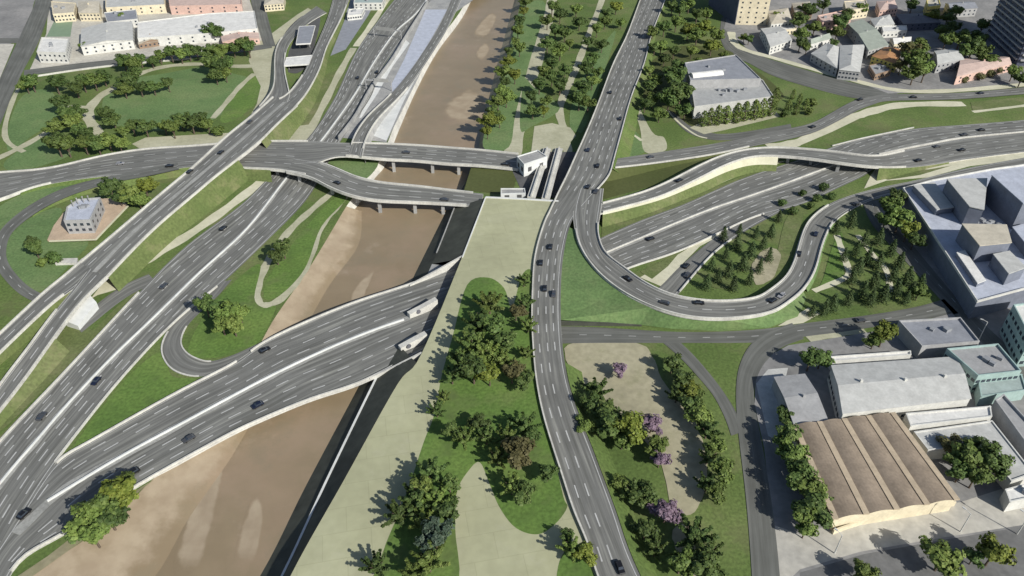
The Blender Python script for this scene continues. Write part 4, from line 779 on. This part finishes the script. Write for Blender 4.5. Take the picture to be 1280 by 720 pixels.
for x, y in ((92,258),(98,255),(105,253),(112,252)):
    p = W(x, y, 8); mb = MB(); mb.tube(p, p+Vector((0, 0, 3)), .25, .2, 8); mb.tube(p+Vector((0, 0, 3)), p+Vector((0, 0, 3.4)), .4, .4, 8); mb.build('mast', 'concrete_grey', rt)
bx = MB(); bx.prism([W(*p) for p in [(66,326),(98,325),(97,331),(70,332)]], 0, 1.2); tag(bx.build('garden_wall', 'concrete'), 'short pale block below the villa beside the viaduct', 'wall')
# --- small portal houses by the trench
for lab, px, h in (('small white portal house where the northern slim bridge ends', [(646,196),(672,188),(684,196),(655,206)], 7.5), ('low pale portal house at the edge of the sand plaza', [(626,236),(656,236),(657,242),(626,243)], 5.2)):
    rt, P = bldg('portal_house', lab, 'portal house', px, h, 'concrete_pale', 'concrete_grey', 'flat', parapet=.4); win_row(rt, P, h, 0, 1, 2, 2.4, 2.6, z0=1.5, glass='asphalt_dark', name='opening')  # openings are solid dark panels, the inner shade put into their colour
# ================================================================ STREET FURNITURE
def gantry(label, a, b, pa, pb):
    A, B = W(*a), W(*b); root = empty('sign_gantry', A, label, 'sign gantry'); d = (B-A).normalized()
    for p in (A, B): mb = MB(); mb.tube(p, p+Vector((0, 0, 7)), .3, .25, 8); mb.build('post', 'steel', root)
    mb = MB(); sweep(mb, [A+Vector((0, 0, 6.6)), B+Vector((0, 0, 6.6))], .6, .7); mb.build('beam', 'steel', root)
    mb = MB(); sweep(mb, [A.lerp(B, pa)+Vector((0, 0, 6.1))+Vector((d.y, -d.x, 0))*.5, A.lerp(B, pb)+Vector((0, 0, 6.1))+Vector((d.y, -d.x, 0))*.5], .25, 2.6); mb.build('panel', 'sign_face', root)
gantry('grey sign gantry over the western motorway near the top edge', (468,46), (502,50), .08, .75)
gantry('small grey sign gantry north of the cross road over the eastbound lanes', (458,112), (490,114), .35, .9)
LAMP = None
def lamp(px, py, az, label, z=0):
    root = empty('street_lamp', W(px, py, z), label, 'street lamp', 'street lamps of the south-east yard'); 
    p = root.location; d = Vector((math.cos(az), math.sin(az), 0))
    mb = MB(); mb.tube(p, p+Vector((0, 0, 9)), .2, .12, 8); mb.build('pole', 'lamp_head', root)
    mb = MB(); mb.tube(p+Vector((0, 0, 9)), p+d*1.8+Vector((0, 0, 9.5)), .1, .08, 6); mb.build('arm', 'lamp_head', root)
    mb = MB(); mb.box(p+d*2.2+Vector((0, 0, 9.4)), 1.1, .45, .22, az); mb.build('lamp_shade', 'lamp_head', root)
lamp(1043,692, 2.2, 'slim pale street lamp south of the brown hall, at its west corner')
lamp(1200,665, 2.2, 'slim pale street lamp south of the brown hall, at its east corner')
lamp(1271,668, 2.2, 'slim pale street lamp near the right edge on the southern pavement')
lamp(1224,424, 2.6, 'slim pale street lamp on the diagonal street beside the blue-grey warehouse')
# ================================================================ TREES
def crown_mesh(kind, seed):
    rnd = random.Random(seed); mb = MB()
    def leaf(p, s, n):
        n = (n + Vector((rnd.gauss(0, .6), rnd.gauss(0, .6), rnd.gauss(0, .6)))).normalized(); u = n.orthogonal().normalized(); w = n.cross(u)
        t = rnd.uniform(0, 6.28); u, w = u*math.cos(t)+w*math.sin(t), w*math.cos(t)-u*math.sin(t); s2 = s*rnd.uniform(.55, .9)
        mb.add([p-u*s*.5, p+w*s2*.5-u*s*.05, p+u*s*.55, p-w*s2*.5], [(0, 1, 2, 3)])
    def clump(c, r, k, s, flat=.8, cc=Vector((0, 0, 6))):
        for _ in range(k):
            v = Vector((rnd.gauss(0, 1), rnd.gauss(0, 1), rnd.gauss(0, 1))).normalized(); q = c + Vector((v.x, v.y, v.z*flat))*(r*rnd.uniform(.55, 1.05)); leaf(q, 1.2*s*rnd.uniform(.7, 1.3), (v+(q-cc).normalized()*.7+Vector((0, 0, .5))))
    if kind == 'broad':
        for i in range(9):
            a = i*2.4+rnd.uniform(-.4, .4); e = rnd.uniform(.15, 1.2); ln = rnd.uniform(3.4, 5.2); d = Vector((math.cos(a)*math.cos(e), math.sin(a)*math.cos(e), math.sin(e)))
            for t in (.45, .72, 1.0): clump(Vector((0, 0, 5))+d*ln*t*Vector((1, 1, 1)).x + Vector((rnd.uniform(-.4, .4), rnd.uniform(-.4, .4), t)), 2.0-.45*t, 60, .9)
        clump(Vector((0, 0, 8.2)), 2.2, 150, .75); clump(Vector((0, 0, 10.6)), 1.2, 50, .7)
    elif kind == 'spiky':        # loose crown of long upswept limbs
        for i in range(11):
            a = i*2.4+rnd.uniform(-.3, .3); e = .1+1.15*(i/11); ln = rnd.uniform(4.6, 6.0); d = Vector((math.cos(a)*math.cos(e), math.sin(a)*math.cos(e), math.sin(e)))
            for k in range(6):
                t = (k+1)/6; clump(Vector((0, 0, 3.6))+d*ln*t+Vector((0, 0, .9*t*t)), 1.05*(1.15-t*.75), 30, .75)
        clump(Vector((0, 0, 5.2)), 1.8, 130, .7); clump(Vector((0, 0, 8.4)), 1.2, 70, .6)
    elif kind == 'conifer':
        for i in range(15):
            z = 1.4+i*.74; rr_ = 3.5*(1-(z-1)/11.6)**.85; nb_ = 8 if i < 10 else 5
            for k in range(nb_):
                a = 6.283*k/nb_+i*.9+rnd.uniform(-.25, .25); L_ = rr_*rnd.uniform(.75, 1.12)
                for t in (.3, .5, .7, .88, 1.0):
                    q = Vector((math.cos(a)*L_*t, math.sin(a)*L_*t, z-.55*t*t))
                    for _ in range(2): leaf(q+Vector((rnd.uniform(-.3, .3), rnd.uniform(-.3, .3), rnd.uniform(-.2, .2))), .75*(1.1-.35*t), Vector((math.cos(a)*.6, math.sin(a)*.6, .9)))
    elif kind == 'column':
        for i in range(420):
            z = rnd.uniform(.6, 11.5); rr_ = 1.5*math.sin(math.pi*min(1, (z/12)**.7))**.7*rnd.uniform(.7, 1.1); a = rnd.uniform(0, 6.283); leaf(Vector((math.cos(a)*rr_, math.sin(a)*rr_, z)), .62, Vector((math.cos(a), math.sin(a), .3)))
    else:                        # shrub
        for i in range(7):
            a = i*.9; clump(Vector((math.cos(a)*3.0*rnd.uniform(.3, 1), math.sin(a)*3.0*rnd.uniform(.3, 1), rnd.uniform(2.5, 6.5))), 2.4, 75, 1.1)
        clump(Vector((0, 0, 6)), 3.4, 160, 1.1)
    me = bpy.data.meshes.new('crown'); me.from_pydata(mb.v, [], mb.f); me.update(); return me
def trunk_mesh(kind, seed):
    rnd = random.Random(seed); mb = MB()
    if kind in ('conifer', 'column'): mb.tube((0, 0, 0), (0, 0, 6), .28, .16, 7); mb.tube((0, 0, 6), (0, 0, 11), .16, .03, 7)
    elif kind == 'shrub':
        for a in (0, 2, 4): mb.tube((0, 0, 0), (math.cos(a)*1.2, math.sin(a)*1.2, 4), .3, .1, 5)
    else:
        mb.tube((0, 0, 0), (0, 0, 4.2), .36, .24, 8)
        for i in range(5): a = i*1.26+rnd.uniform(-.3, .3); mb.tube((0, 0, 3.6), (math.cos(a)*2.4, math.sin(a)*2.4, 6.6+rnd.uniform(0, 1.6)), .2, .05, 6)
        mb.tube((0, 0, 4.2), (0, 0, 9.5), .24, .05, 6)
    me = bpy.data.meshes.new('trunk'); me.from_pydata(mb.v, [], mb.f); me.update(); me.materials.append(MATS['bark']); return me
CM, TM = {}, {}
def get_crown(kind, leafm, v):
    k = (kind, leafm, v)
    if k not in CM:
        base = crown_mesh(kind, v*31+len(kind)); base.materials.append(MATS[leafm]); CM[k] = base
    return CM[k]
ORD = 'first second third fourth fifth sixth seventh eighth ninth tenth eleventh twelfth thirteenth fourteenth fifteenth sixteenth seventeenth eighteenth nineteenth twentieth'.split()
def ordinal(i): 
    if i < 20: return ORD[i]
    t = ['twenty', 'thirty', 'forty', 'fifty', 'sixty'][(i+1)//10-2]
    return (t+'-'+ORD[(i+1) % 10-1]) if (i+1) % 10 else {'twenty': 'twentieth', 'thirty': 'thirtieth', 'forty': 'fortieth', 'fifty': 'fiftieth', 'sixty': 'sixtieth'}[t]
KIND = {'d': ('broad', 'leaf_dark', 'dark bushy tree'), 'm': ('broad', 'leaf_mid', 'mid-green tree'), 'y': ('broad', 'leaf_bright', 'yellow-green tree'), 's': ('spiky', 'leaf_dark', 'dark loose-limbed tree'), 'S': ('spiky', 'leaf_mid', 'green loose-limbed tree'),
        'c': ('conifer', 'leaf_conifer', 'slim conifer'), 'p': ('broad', 'leaf_purple', 'purple flowering tree'), 'b': ('broad', 'leaf_blue', 'silvery blue-green tree'), 'r': ('broad', 'leaf_brown', 'brownish tree'),
        'k': ('column', 'leaf_mid', 'columnar cypress'), 'h': ('shrub', 'leaf_mid', 'low green shrub'), 'H': ('shrub', 'leaf_dark', 'low dark shrub'), 'e': ('shrub', 'leaf_brown', 'low brownish shrub')}
NAMEK = {'c': 'conifer_tree', 'k': 'cypress_tree', 'p': 'flowering_tree', 'h': 'shrub', 'H': 'shrub', 'e': 'shrub'}
trng = random.Random(5)
def grove(where, items, bz=0.0, group=None, hs=1.0):
    """items: (x, y of crown middle, height in metres, kind letter)"""
    seen = {}
    for it in sorted(items, key=lambda t: (t[3], t[0])):
        x, y, h, k = it; h *= hs; kind, leafm, words = KIND[k]; i = seen.get(k, 0); seen[k] = i+1; tot = sum(1 for t in items if t[3] == k)
        p = W(x, y, bz+.58*h); nm = NAMEK.get(k, 'tree')
        lab = (f'{words} {where}' if tot == 1 else f'{ordinal(i)} {words} from the left {where}')
        root = empty(nm, (p.x, p.y, bz), lab, 'shrub' if k in 'hHe' else 'tree', group or ('trees '+where))
        f = h/12.0; f *= 1.18; wd = f*trng.uniform(1.1, 1.38)*(1.7 if k == 'k' else 1); root.scale = (wd, wd, f); root.rotation_euler = (0, 0, trng.uniform(0, 6.28))
        v = trng.randrange(3)
        if (kind, v) not in TM: TM[(kind, v)] = trunk_mesh(kind, v)
        t_ = bpy.data.objects.new('trunk', TM[(kind, v)]); COL.objects.link(t_); t_.parent = root
        c_ = bpy.data.objects.new('crown', get_crown(kind, leafm, v)); COL.objects.link(c_); c_.parent = root
grove('in the raised park beside the sand plaza', [(612,378,13,'S'),(600,402,14,'s'),(590,428,14,'s'),(618,412,13,'d'),(578,452,14,'s'),(608,440,13,'S'),(612,470,11,'y'),(628,450,11,'S'),(640,468,10,'r'),(592,465,13,'d'),(632,430,11,'d'),
  (655,350,8,'s'),(656,378,9,'s'),(660,405,9,'S'),(645,392,8,'r'),(657,440,7,'S'),(655,476,9,'d'),(565,470,9,'s')], 5, 'trees in the northern part of the raised park', hs=.78)
grove('in the southern half of the raised park', [(546,512,8,'s'),(555,496,6,'S'),(580,545,10,'S'),(566,540,8,'d'),(608,545,9,'s'),(655,530,11,'s'),(632,545,10,'S'),(650,568,12,'r'),(622,570,9,'S'),(684,592,8,'d'),(640,606,10,'S'),(656,618,9,'d'),(664,545,7,'d'),(598,530,7,'d'),
  (538,592,12,'s'),(518,624,12,'s'),(545,622,11,'S'),(528,650,10,'S'),(545,672,12,'b'),(536,700,12,'S'),(500,640,10,'s'),(558,640,9,'d'),(470,706,9,'s'),(528,614,9,'m'),(562,606,8,'d'),(520,712,9,'S'),(715,685,9,'S'),(733,694,7,'y'),(708,672,6,'d')], 5, 'trees in the southern part of the raised park', hs=.8)
grove('around the eastern sand garden', [(745,486,11,'s'),(738,508,10,'d'),(756,518,11,'d'),(766,532,12,'d'),(790,538,14,'y'),(781,528,9,'S'),(774,464,7,'p'),(814,532,8,'p'),(824,576,7,'p'),(832,642,9,'p'),(792,614,10,'s'),(806,622,9,'d'),(775,606,7,'m'),(778,552,8,'m'),
  (820,684,9,'s'),(806,664,8,'d'),(840,456,9,'d'),(850,474,9,'d'),(846,494,8,'s'),(860,508,9,'d'),(874,522,9,'m'),(884,536,10,'s'),(862,490,8,'y'),(872,498,7,'m'),(886,570,8,'s'),(884,604,9,'s'),(904,590,10,'m'),(896,618,8,'m'),(868,668,11,'s'),(885,690,11,'s'),(880,712,10,'d'),(850,706,9,'m'),(896,560,8,'m'),(728,536,8,'m'),(822,560,8,'m')], hs=.84)
grove('on the planted island inside the loop ramp', [(905,292,8,'c'),(922,302,9,'c'),(940,312,9,'c'),(955,303,8,'c'),(930,328,9,'c'),(912,336,9,'c'),(898,344,8,'c'),(884,352,8,'c'),(950,332,8,'c'),(938,347,8,'c'),(965,288,8,'c'),(962,318,8,'c'),(918,354,8,'c'),(890,330,7,'c'),(974,270,7,'c'),(925,286,6,'c'),(908,316,7,'c'),(946,290,7,'c'),(978,252,5,'H'),(1004,240,5,'H'),(992,262,6,'H'),(1014,256,5,'H'),(1030,232,6,'H'),(1022,246,6,'H'),(1040,244,5,'H')], hs=.86)
grove('in the triangular park east of the loop ramp', [(1066,274,9,'c'),(1046,284,7,'c'),(1082,298,9,'c'),(1100,296,9,'c'),(1116,310,9,'c'),(1086,320,9,'c'),(1074,332,9,'c'),(1100,326,9,'c'),(1126,326,9,'c'),(1136,344,9,'c'),(1094,350,9,'c'),(1106,366,9,'c'),(1122,360,9,'c'),(1080,362,9,'c'),(1062,372,8,'c'),(1042,378,9,'c'),(1032,384,8,'c'),(1140,362,8,'c'),(1152,352,8,'c'),(1118,342,8,'c'),(1090,372,8,'c'),(1066,346,8,'c'),(1056,318,7,'c'),(1072,310,8,'c'),(1148,366,8,'m'),(1134,372,7,'c'),(1016,388,6,'c')], hs=.9)
grove('between the factory and the diagonal street', [(1112,262,12,'m'),(1124,276,12,'m'),(1134,290,10,'y'),(1120,250,10,'d'),(1106,278,9,'d'),(1142,302,8,'d')])
grove('beside the workshop yards of the south-east', [(1104,420,13,'y'),(1092,428,8,'m'),(1012,452,11,'d'),(1026,450,10,'d'),(984,545,11,'d'),(988,570,11,'m'),(1000,598,12,'d'),(1012,616,11,'m'),(1018,640,12,'d'),(1004,648,10,'m'),(980,520,8,'d'),(994,586,9,'d'),(1022,624,9,'m'),(1006,664,8,'m'),
  (1205,572,13,'m'),(1236,576,13,'d'),(1190,562,10,'r'),(1218,598,11,'m'),(1200,592,10,'d'),(1222,560,9,'d'),(1248,590,9,'d'),(1176,700,12,'m'),(1240,694,12,'y'),(1216,698,7,'d'),(1078,716,9,'m')], hs=.78)
grove('at the south parapet of the wide river bridge', [(112,652,11,'m'),(130,634,12,'m'),(150,618,11,'y'),(118,672,10,'m'),(138,650,10,'d'),(102,664,8,'d'),(160,606,8,'m')], hs=.86)
grove('on the lawn inside the small loop lane', [(286,396,10,'m'),(272,388,9,'d'),(292,408,9,'m'),(258,384,9,'d'),(278,408,8,'m'),(354,312,9,'d'),(346,322,7,'d'),(300,394,7,'m')])
grove('around the grey villa in the west', [(138,236,11,'d'),(162,244,10,'m'),(182,236,10,'y'),(174,252,8,'m'),(150,250,8,'d'),(44,312,8,'d'),(38,304,6,'d'),(68,322,6,'H'),(52,326,5,'h'),(64,318,5,'H')])
WP = [(40,104,10,'d'),(33,108,8,'m'),(70,106,10,'d'),(104,104,10,'d'),(95,112,9,'d'),(118,102,10,'m'),(130,98,9,'d'),(158,104,10,'d'),(168,96,10,'d'),(156,114,8,'m'),(176,112,8,'d'),(192,110,8,'d'),(210,106,8,'d'),(76,132,11,'d'),(82,146,10,'d'),(92,156,10,'m'),(100,166,9,'d'),(72,182,11,'d'),(84,184,10,'m'),(106,182,9,'m'),(122,182,9,'d'),(136,178,9,'m'),(150,182,8,'m'),(130,144,8,'d'),(142,152,8,'d'),(166,160,8,'d'),(182,160,9,'d'),(216,162,9,'m'),(226,152,9,'d'),(240,156,9,'d'),(252,150,8,'d'),(260,158,8,'m'),(206,160,7,'m'),(70,160,9,'m'),(96,142,8,'d'),(272,162,6,'h'),(154,166,7,'m'),(110,170,8,'d')]
grove('in the western park', WP, hs=1.12)
grove('along the back street north of the western park', [(214,68,11,'d'),(226,70,10,'m'),(236,66,11,'d'),(246,66,10,'d'),(264,82,13,'d'),(276,86,12,'d'),(286,82,11,'d'),(262,66,11,'d'),(276,66,12,'m'),(292,62,10,'d'),(304,58,12,'d'),(311,62,11,'d'),(270,96,10,'d'),(282,94,9,'m'),(263,40,12,'d'),(273,42,10,'d'),(155,78,11,'d'),(166,82,11,'m'),(176,76,9,'d'),(200,72,9,'m'),(152,22,7,'m'),(190,78,8,'d'),(106,60,7,'m')])
NBK = [(x+trng.uniform(-3, 3), y, trng.uniform(7, 10), trng.choice('dmmy')) for x, y in ((660,4),(655,16),(650,28),(647,40),(642,54),(638,66),(634,78),(631,92),(627,104),(624,116),(620,128),(616,140),(613,152),(610,166),(650,62),(641,96),(634,124),(626,152))]
grove('on the green strip along the north river bank', NBK, hs=1.05)
grove('in the park between promenade and avenue', [(690,10,10,'d'),(700,20,10,'d'),(684,28,10,'m'),(694,40,10,'d'),(706,44,9,'d'),(684,56,10,'d'),(700,66,10,'m'),(690,82,10,'d'),(706,90,9,'d'),(680,92,9,'m'),(674,108,9,'d'),(700,108,10,'d'),(690,98,9,'d'),(735,54,8,'d'),(746,38,9,'m'),(752,58,8,'d'),(756,28,9,'m'),(741,76,9,'d'),(734,88,9,'d'),(770,10,9,'y'),(760,20,9,'d'),(730,112,10,'d'),(724,126,11,'d'),(735,130,9,'m'),(720,14,9,'m'),(724,30,9,'d'),(684,128,7,'m'),(740,104,8,'m'),(712,56,7,'m'),(776,30,7,'m'),(748,92,7,'m'),(680,140,6,'y'),(664,122,8,'d'),(666,140,8,'d')], hs=1.08)
grove('on the slope between avenue and hall', [(816,42,10,'m'),(830,36,10,'d'),(845,30,11,'m'),(860,40,11,'y'),(871,46,11,'m'),(880,36,11,'y'),(894,46,11,'m'),(889,60,10,'y'),(850,14,10,'d'),(861,8,10,'m'),(871,20,10,'d'),(840,10,10,'d'),(884,20,10,'m'),(826,60,9,'m'),(842,66,8,'d'),(864,66,8,'m'),(830,76,8,'d'),(811,110,9,'d'),(816,126,9,'m'),(806,132,8,'d'),(820,102,9,'m'),(842,100,15,'d'),(850,120,15,'d'),(836,126,13,'d'),(846,86,11,'d'),(856,140,9,'d'),(824,144,8,'m'),(818,62,8,'d'),(812,90,7,'m'),(872,80,7,'m'),(906,72,7,'m'),(890,90,5,'h')], hs=1.05)
grove('in a row in front of the pale lower hall', [(888,146,9,'k'),(898,144,10,'k'),(908,143,9,'k'),(922,141,10,'k'),(932,139,10,'k'),(944,137,10,'k'),(954,135,10,'k'),(964,132,10,'k'),(970,120,9,'k'),(880,148,8,'k')], hs=1.15)
grove('on the bank east of the pale lower hall', [(1000,124,7,'k'),(1008,130,7,'k'),(986,132,7,'k'),(996,136,7,'k'),(992,118,6,'k'),(1016,126,6,'h'),(982,140,6,'H'),(1012,138,5,'h')])
grove('among the north-eastern houses', [(1146,80,15,'m'),(1134,66,13,'r'),(1156,90,12,'m'),(1142,94,11,'m'),(1126,84,9,'r'),(1216,60,13,'d'),(1200,50,12,'m'),(1226,64,11,'m'),(1190,36,10,'d'),(1182,52,10,'m'),(1050,30,12,'d'),(1000,28,12,'d'),(1010,14,11,'d'),(1046,42,10,'m'),(1166,22,10,'y'),(1266,92,9,'m'),(1000,56,9,'d'),(1002,44,10,'m'),(936,50,6,'d'),(930,48,6,'m'),(1216,90,6,'e'),(1226,94,6,'e'),(1238,90,6,'e'),(1248,86,6,'e'),(1206,98,5,'e'),(1256,84,5,'e'),(1228,76,9,'m'),(1176,40,9,'d'),(1018,36,9,'m'),(1030,8,10,'d'),(1076,12,9,'m'),(1140,8,9,'d'),(1196,16,9,'m'),(1228,34,10,'d'),(1206,66,11,'d'),(1222,52,12,'d'),(1236,78,9,'m'),(972,22,8,'m'),(1042,56,7,'d'),(1150,60,11,'m'),(1184,24,9,'d'),(1008,62,6,'m'),(1060,20,9,'d'),(1276,100,8,'d')], hs=1.12)
# ================================================================ VEHICLES
def car_parts():
    prof = [(-2.15,.35),(-2.2,.75),(-2.05,.95),(-1.3,1.0),(1.0,.98),(2.0,.84),(2.2,.6),(2.15,.35)]
    b = MB(); n = len(prof); vs_ = []
    for s, k in ((-1, .82), (-1, .9), (1, .9), (1, .82)):
        for x, z in prof: vs_.append((x*(1 if k == .9 else .99), s*k, z))
    fs = []
    for a in range(3):
        for i in range(n): j = (i+1) % n; fs.append((a*n+i, a*n+j, (a+1)*n+j, (a+1)*n+i))
    fs += [tuple(range(n))[::-1], tuple(range(3*n, 4*n))]
    b.add(vs_, fs)
    cabin = MB(); lo = [(-1.75,.96),(1.0,.96)]; hi = [(-1.2,1.42),(.35,1.42)]
    cabin.add([(-1.8,-.8,.95),(1.05,-.8,.95),(1.05,.8,.95),(-1.8,.8,.95),(-1.25,-.64,1.4),(.35,-.64,1.4),(.35,.64,1.4),(-1.25,.64,1.4)], [(0,1,5,4),(1,2,6,5),(2,3,7,6),(3,0,4,7)])
    roof = MB(); roof.prism([Vector(p) for p in [(-1.28,-.66,0),(.38,-.66,0),(.38,.66,0),(-1.28,.66,0)]], 1.39, 1.46, True)
    wh = MB(); wh.tube((0,-.11,0), (0,.11,0), .33, .33, 10)
    out = []
    for nm, q in (('body', b), ('window', cabin), ('roof', roof), ('wheel', wh)):
        me = bpy.data.meshes.new(nm); me.from_pydata(q.v, [], q.f); me.update(); bm = bmesh.new(); bm.from_mesh(me); bmesh.ops.recalc_face_normals(bm, faces=bm.faces[:]); bm.to_mesh(me); bm.free(); out.append(me)
    out[1].materials.append(MATS['glass']); out[3].materials.append(MATS['tyre']); return out
CP_ = car_parts(); CB = {}
def car(px, py, rd, label, col, desc, sc=1.0, flip=False):
    zz = 0
    for _ in range(3):
        p = W(px, py, zz+.7); best = min(range(rd.n), key=lambda i: (rd.c[i].xy-p.xy).length); zz = rd.c[best].z
    p = W(px, py, zz+.7)
    t = rd.c[min(rd.n-1, best+1)]-rd.c[max(0, best-1)]; a = math.atan2(t.y, t.x) + (math.pi if flip else 0)
    root = empty('car', (p.x, p.y, zz+.02), label, 'car', 'cars driving on the roads'); root.rotation_euler = (0, 0, a); root.scale = (sc, sc, sc)
    if col not in CB:
        CB[col] = [CP_[0].copy(), CP_[2].copy()]
        for m_ in CB[col]: m_.materials.append(MATS[col])
    for nm, me in (('body', CB[col][0]), ('window', CP_[1]), ('roof', CB[col][1])):
        o = bpy.data.objects.new(nm, me); COL.objects.link(o); o.parent = root
    for sx in (-1.35, 1.35):
        for sy in (-.8, .8):
            o = bpy.data.objects.new('wheel', CP_[3]); COL.objects.link(o); o.parent = root; o.location = (sx, sy, .33)
CARS = [(avenue, 'on the avenue', [(763,115,0,0),(775,148,0,1),(735,187,2,0),(747,207,0,1),(735,233,0,0),(745,239,1,1),(688,308,0,0),(676,328,0,0),(681,360,0,0),(692,367,1,1),(775,709,0,1)]),
 (loop, 'on the curved loop ramp', [(785,348,0,0),(831,378,1,1),(874,378,0,0),(1020,292,2,0),(999,317,0,1),(966,375,0,0),(977,369,3,1),(1070,254,1,0)]),
 (emw, 'on the eastern motorway', [(813,298,0,0),(1227,162,0,0),(1205,168,1,1)]), (slip, 'on the slip road', [(858,332,0,0),(859,343,1,0)]),
 (northroad, 'on the northern road', [(813,196,1,0),(1016,158,0,0),(1075,124,0,1),(1142,121,0,0),(1226,116,2,0)]),
 (flyover, 'on the eastern flyover and its landing', [(849,225,0,0),(1148,200,0,0),(1171,183,1,0),(1202,187,0,1)]), 
 (lmw, 'on the western motorway', [(279,285,0,0),(205,357,1,0),(447,97,0,1),(471,90,0,1),(120,476,2,1),(52,520,1,0)]),
 (va, 'on the western viaduct', [(237,214,0,0),(276,190,0,0),(312,152,1,1)]), (ew, 'on the cross road', [(212,207,0,0),(150,204,3,0)]), (br2, 'on the southern slim bridge', [(421,228,0,1),(556,249,1,0)]), (br1, 'on the northern slim bridge', [(508,190,1,0),(632,205,0,0)]),
 (rb, 'on the wide river bridge', [(331,437,0,0),(322,506,2,1),(166,590,0,1),(30,642,0,0),(236,548,1,1)]), (side, 'on the side street', [(1076,400,1,0)])]
COLS = ['car_black', 'car_grey', 'car_navy', 'car_silver', 'car_white', 'car_red']; CN = ['black', 'dark grey', 'dark blue', 'silver', 'white', 'dark red']
for rd, where, items in CARS:
    cnt = {}
    for x, y, c, f in sorted(items): 
        tot = sum(1 for t in items if t[2] == c); i = cnt.get(c, 0); cnt[c] = i+1
        lab = f'{CN[c]} car {where}' if tot == 1 else f'{ordinal(i)} {CN[c]} car from the left {where}'
        car(x, y, rd, lab, COLS[c], where, flip=bool(f))
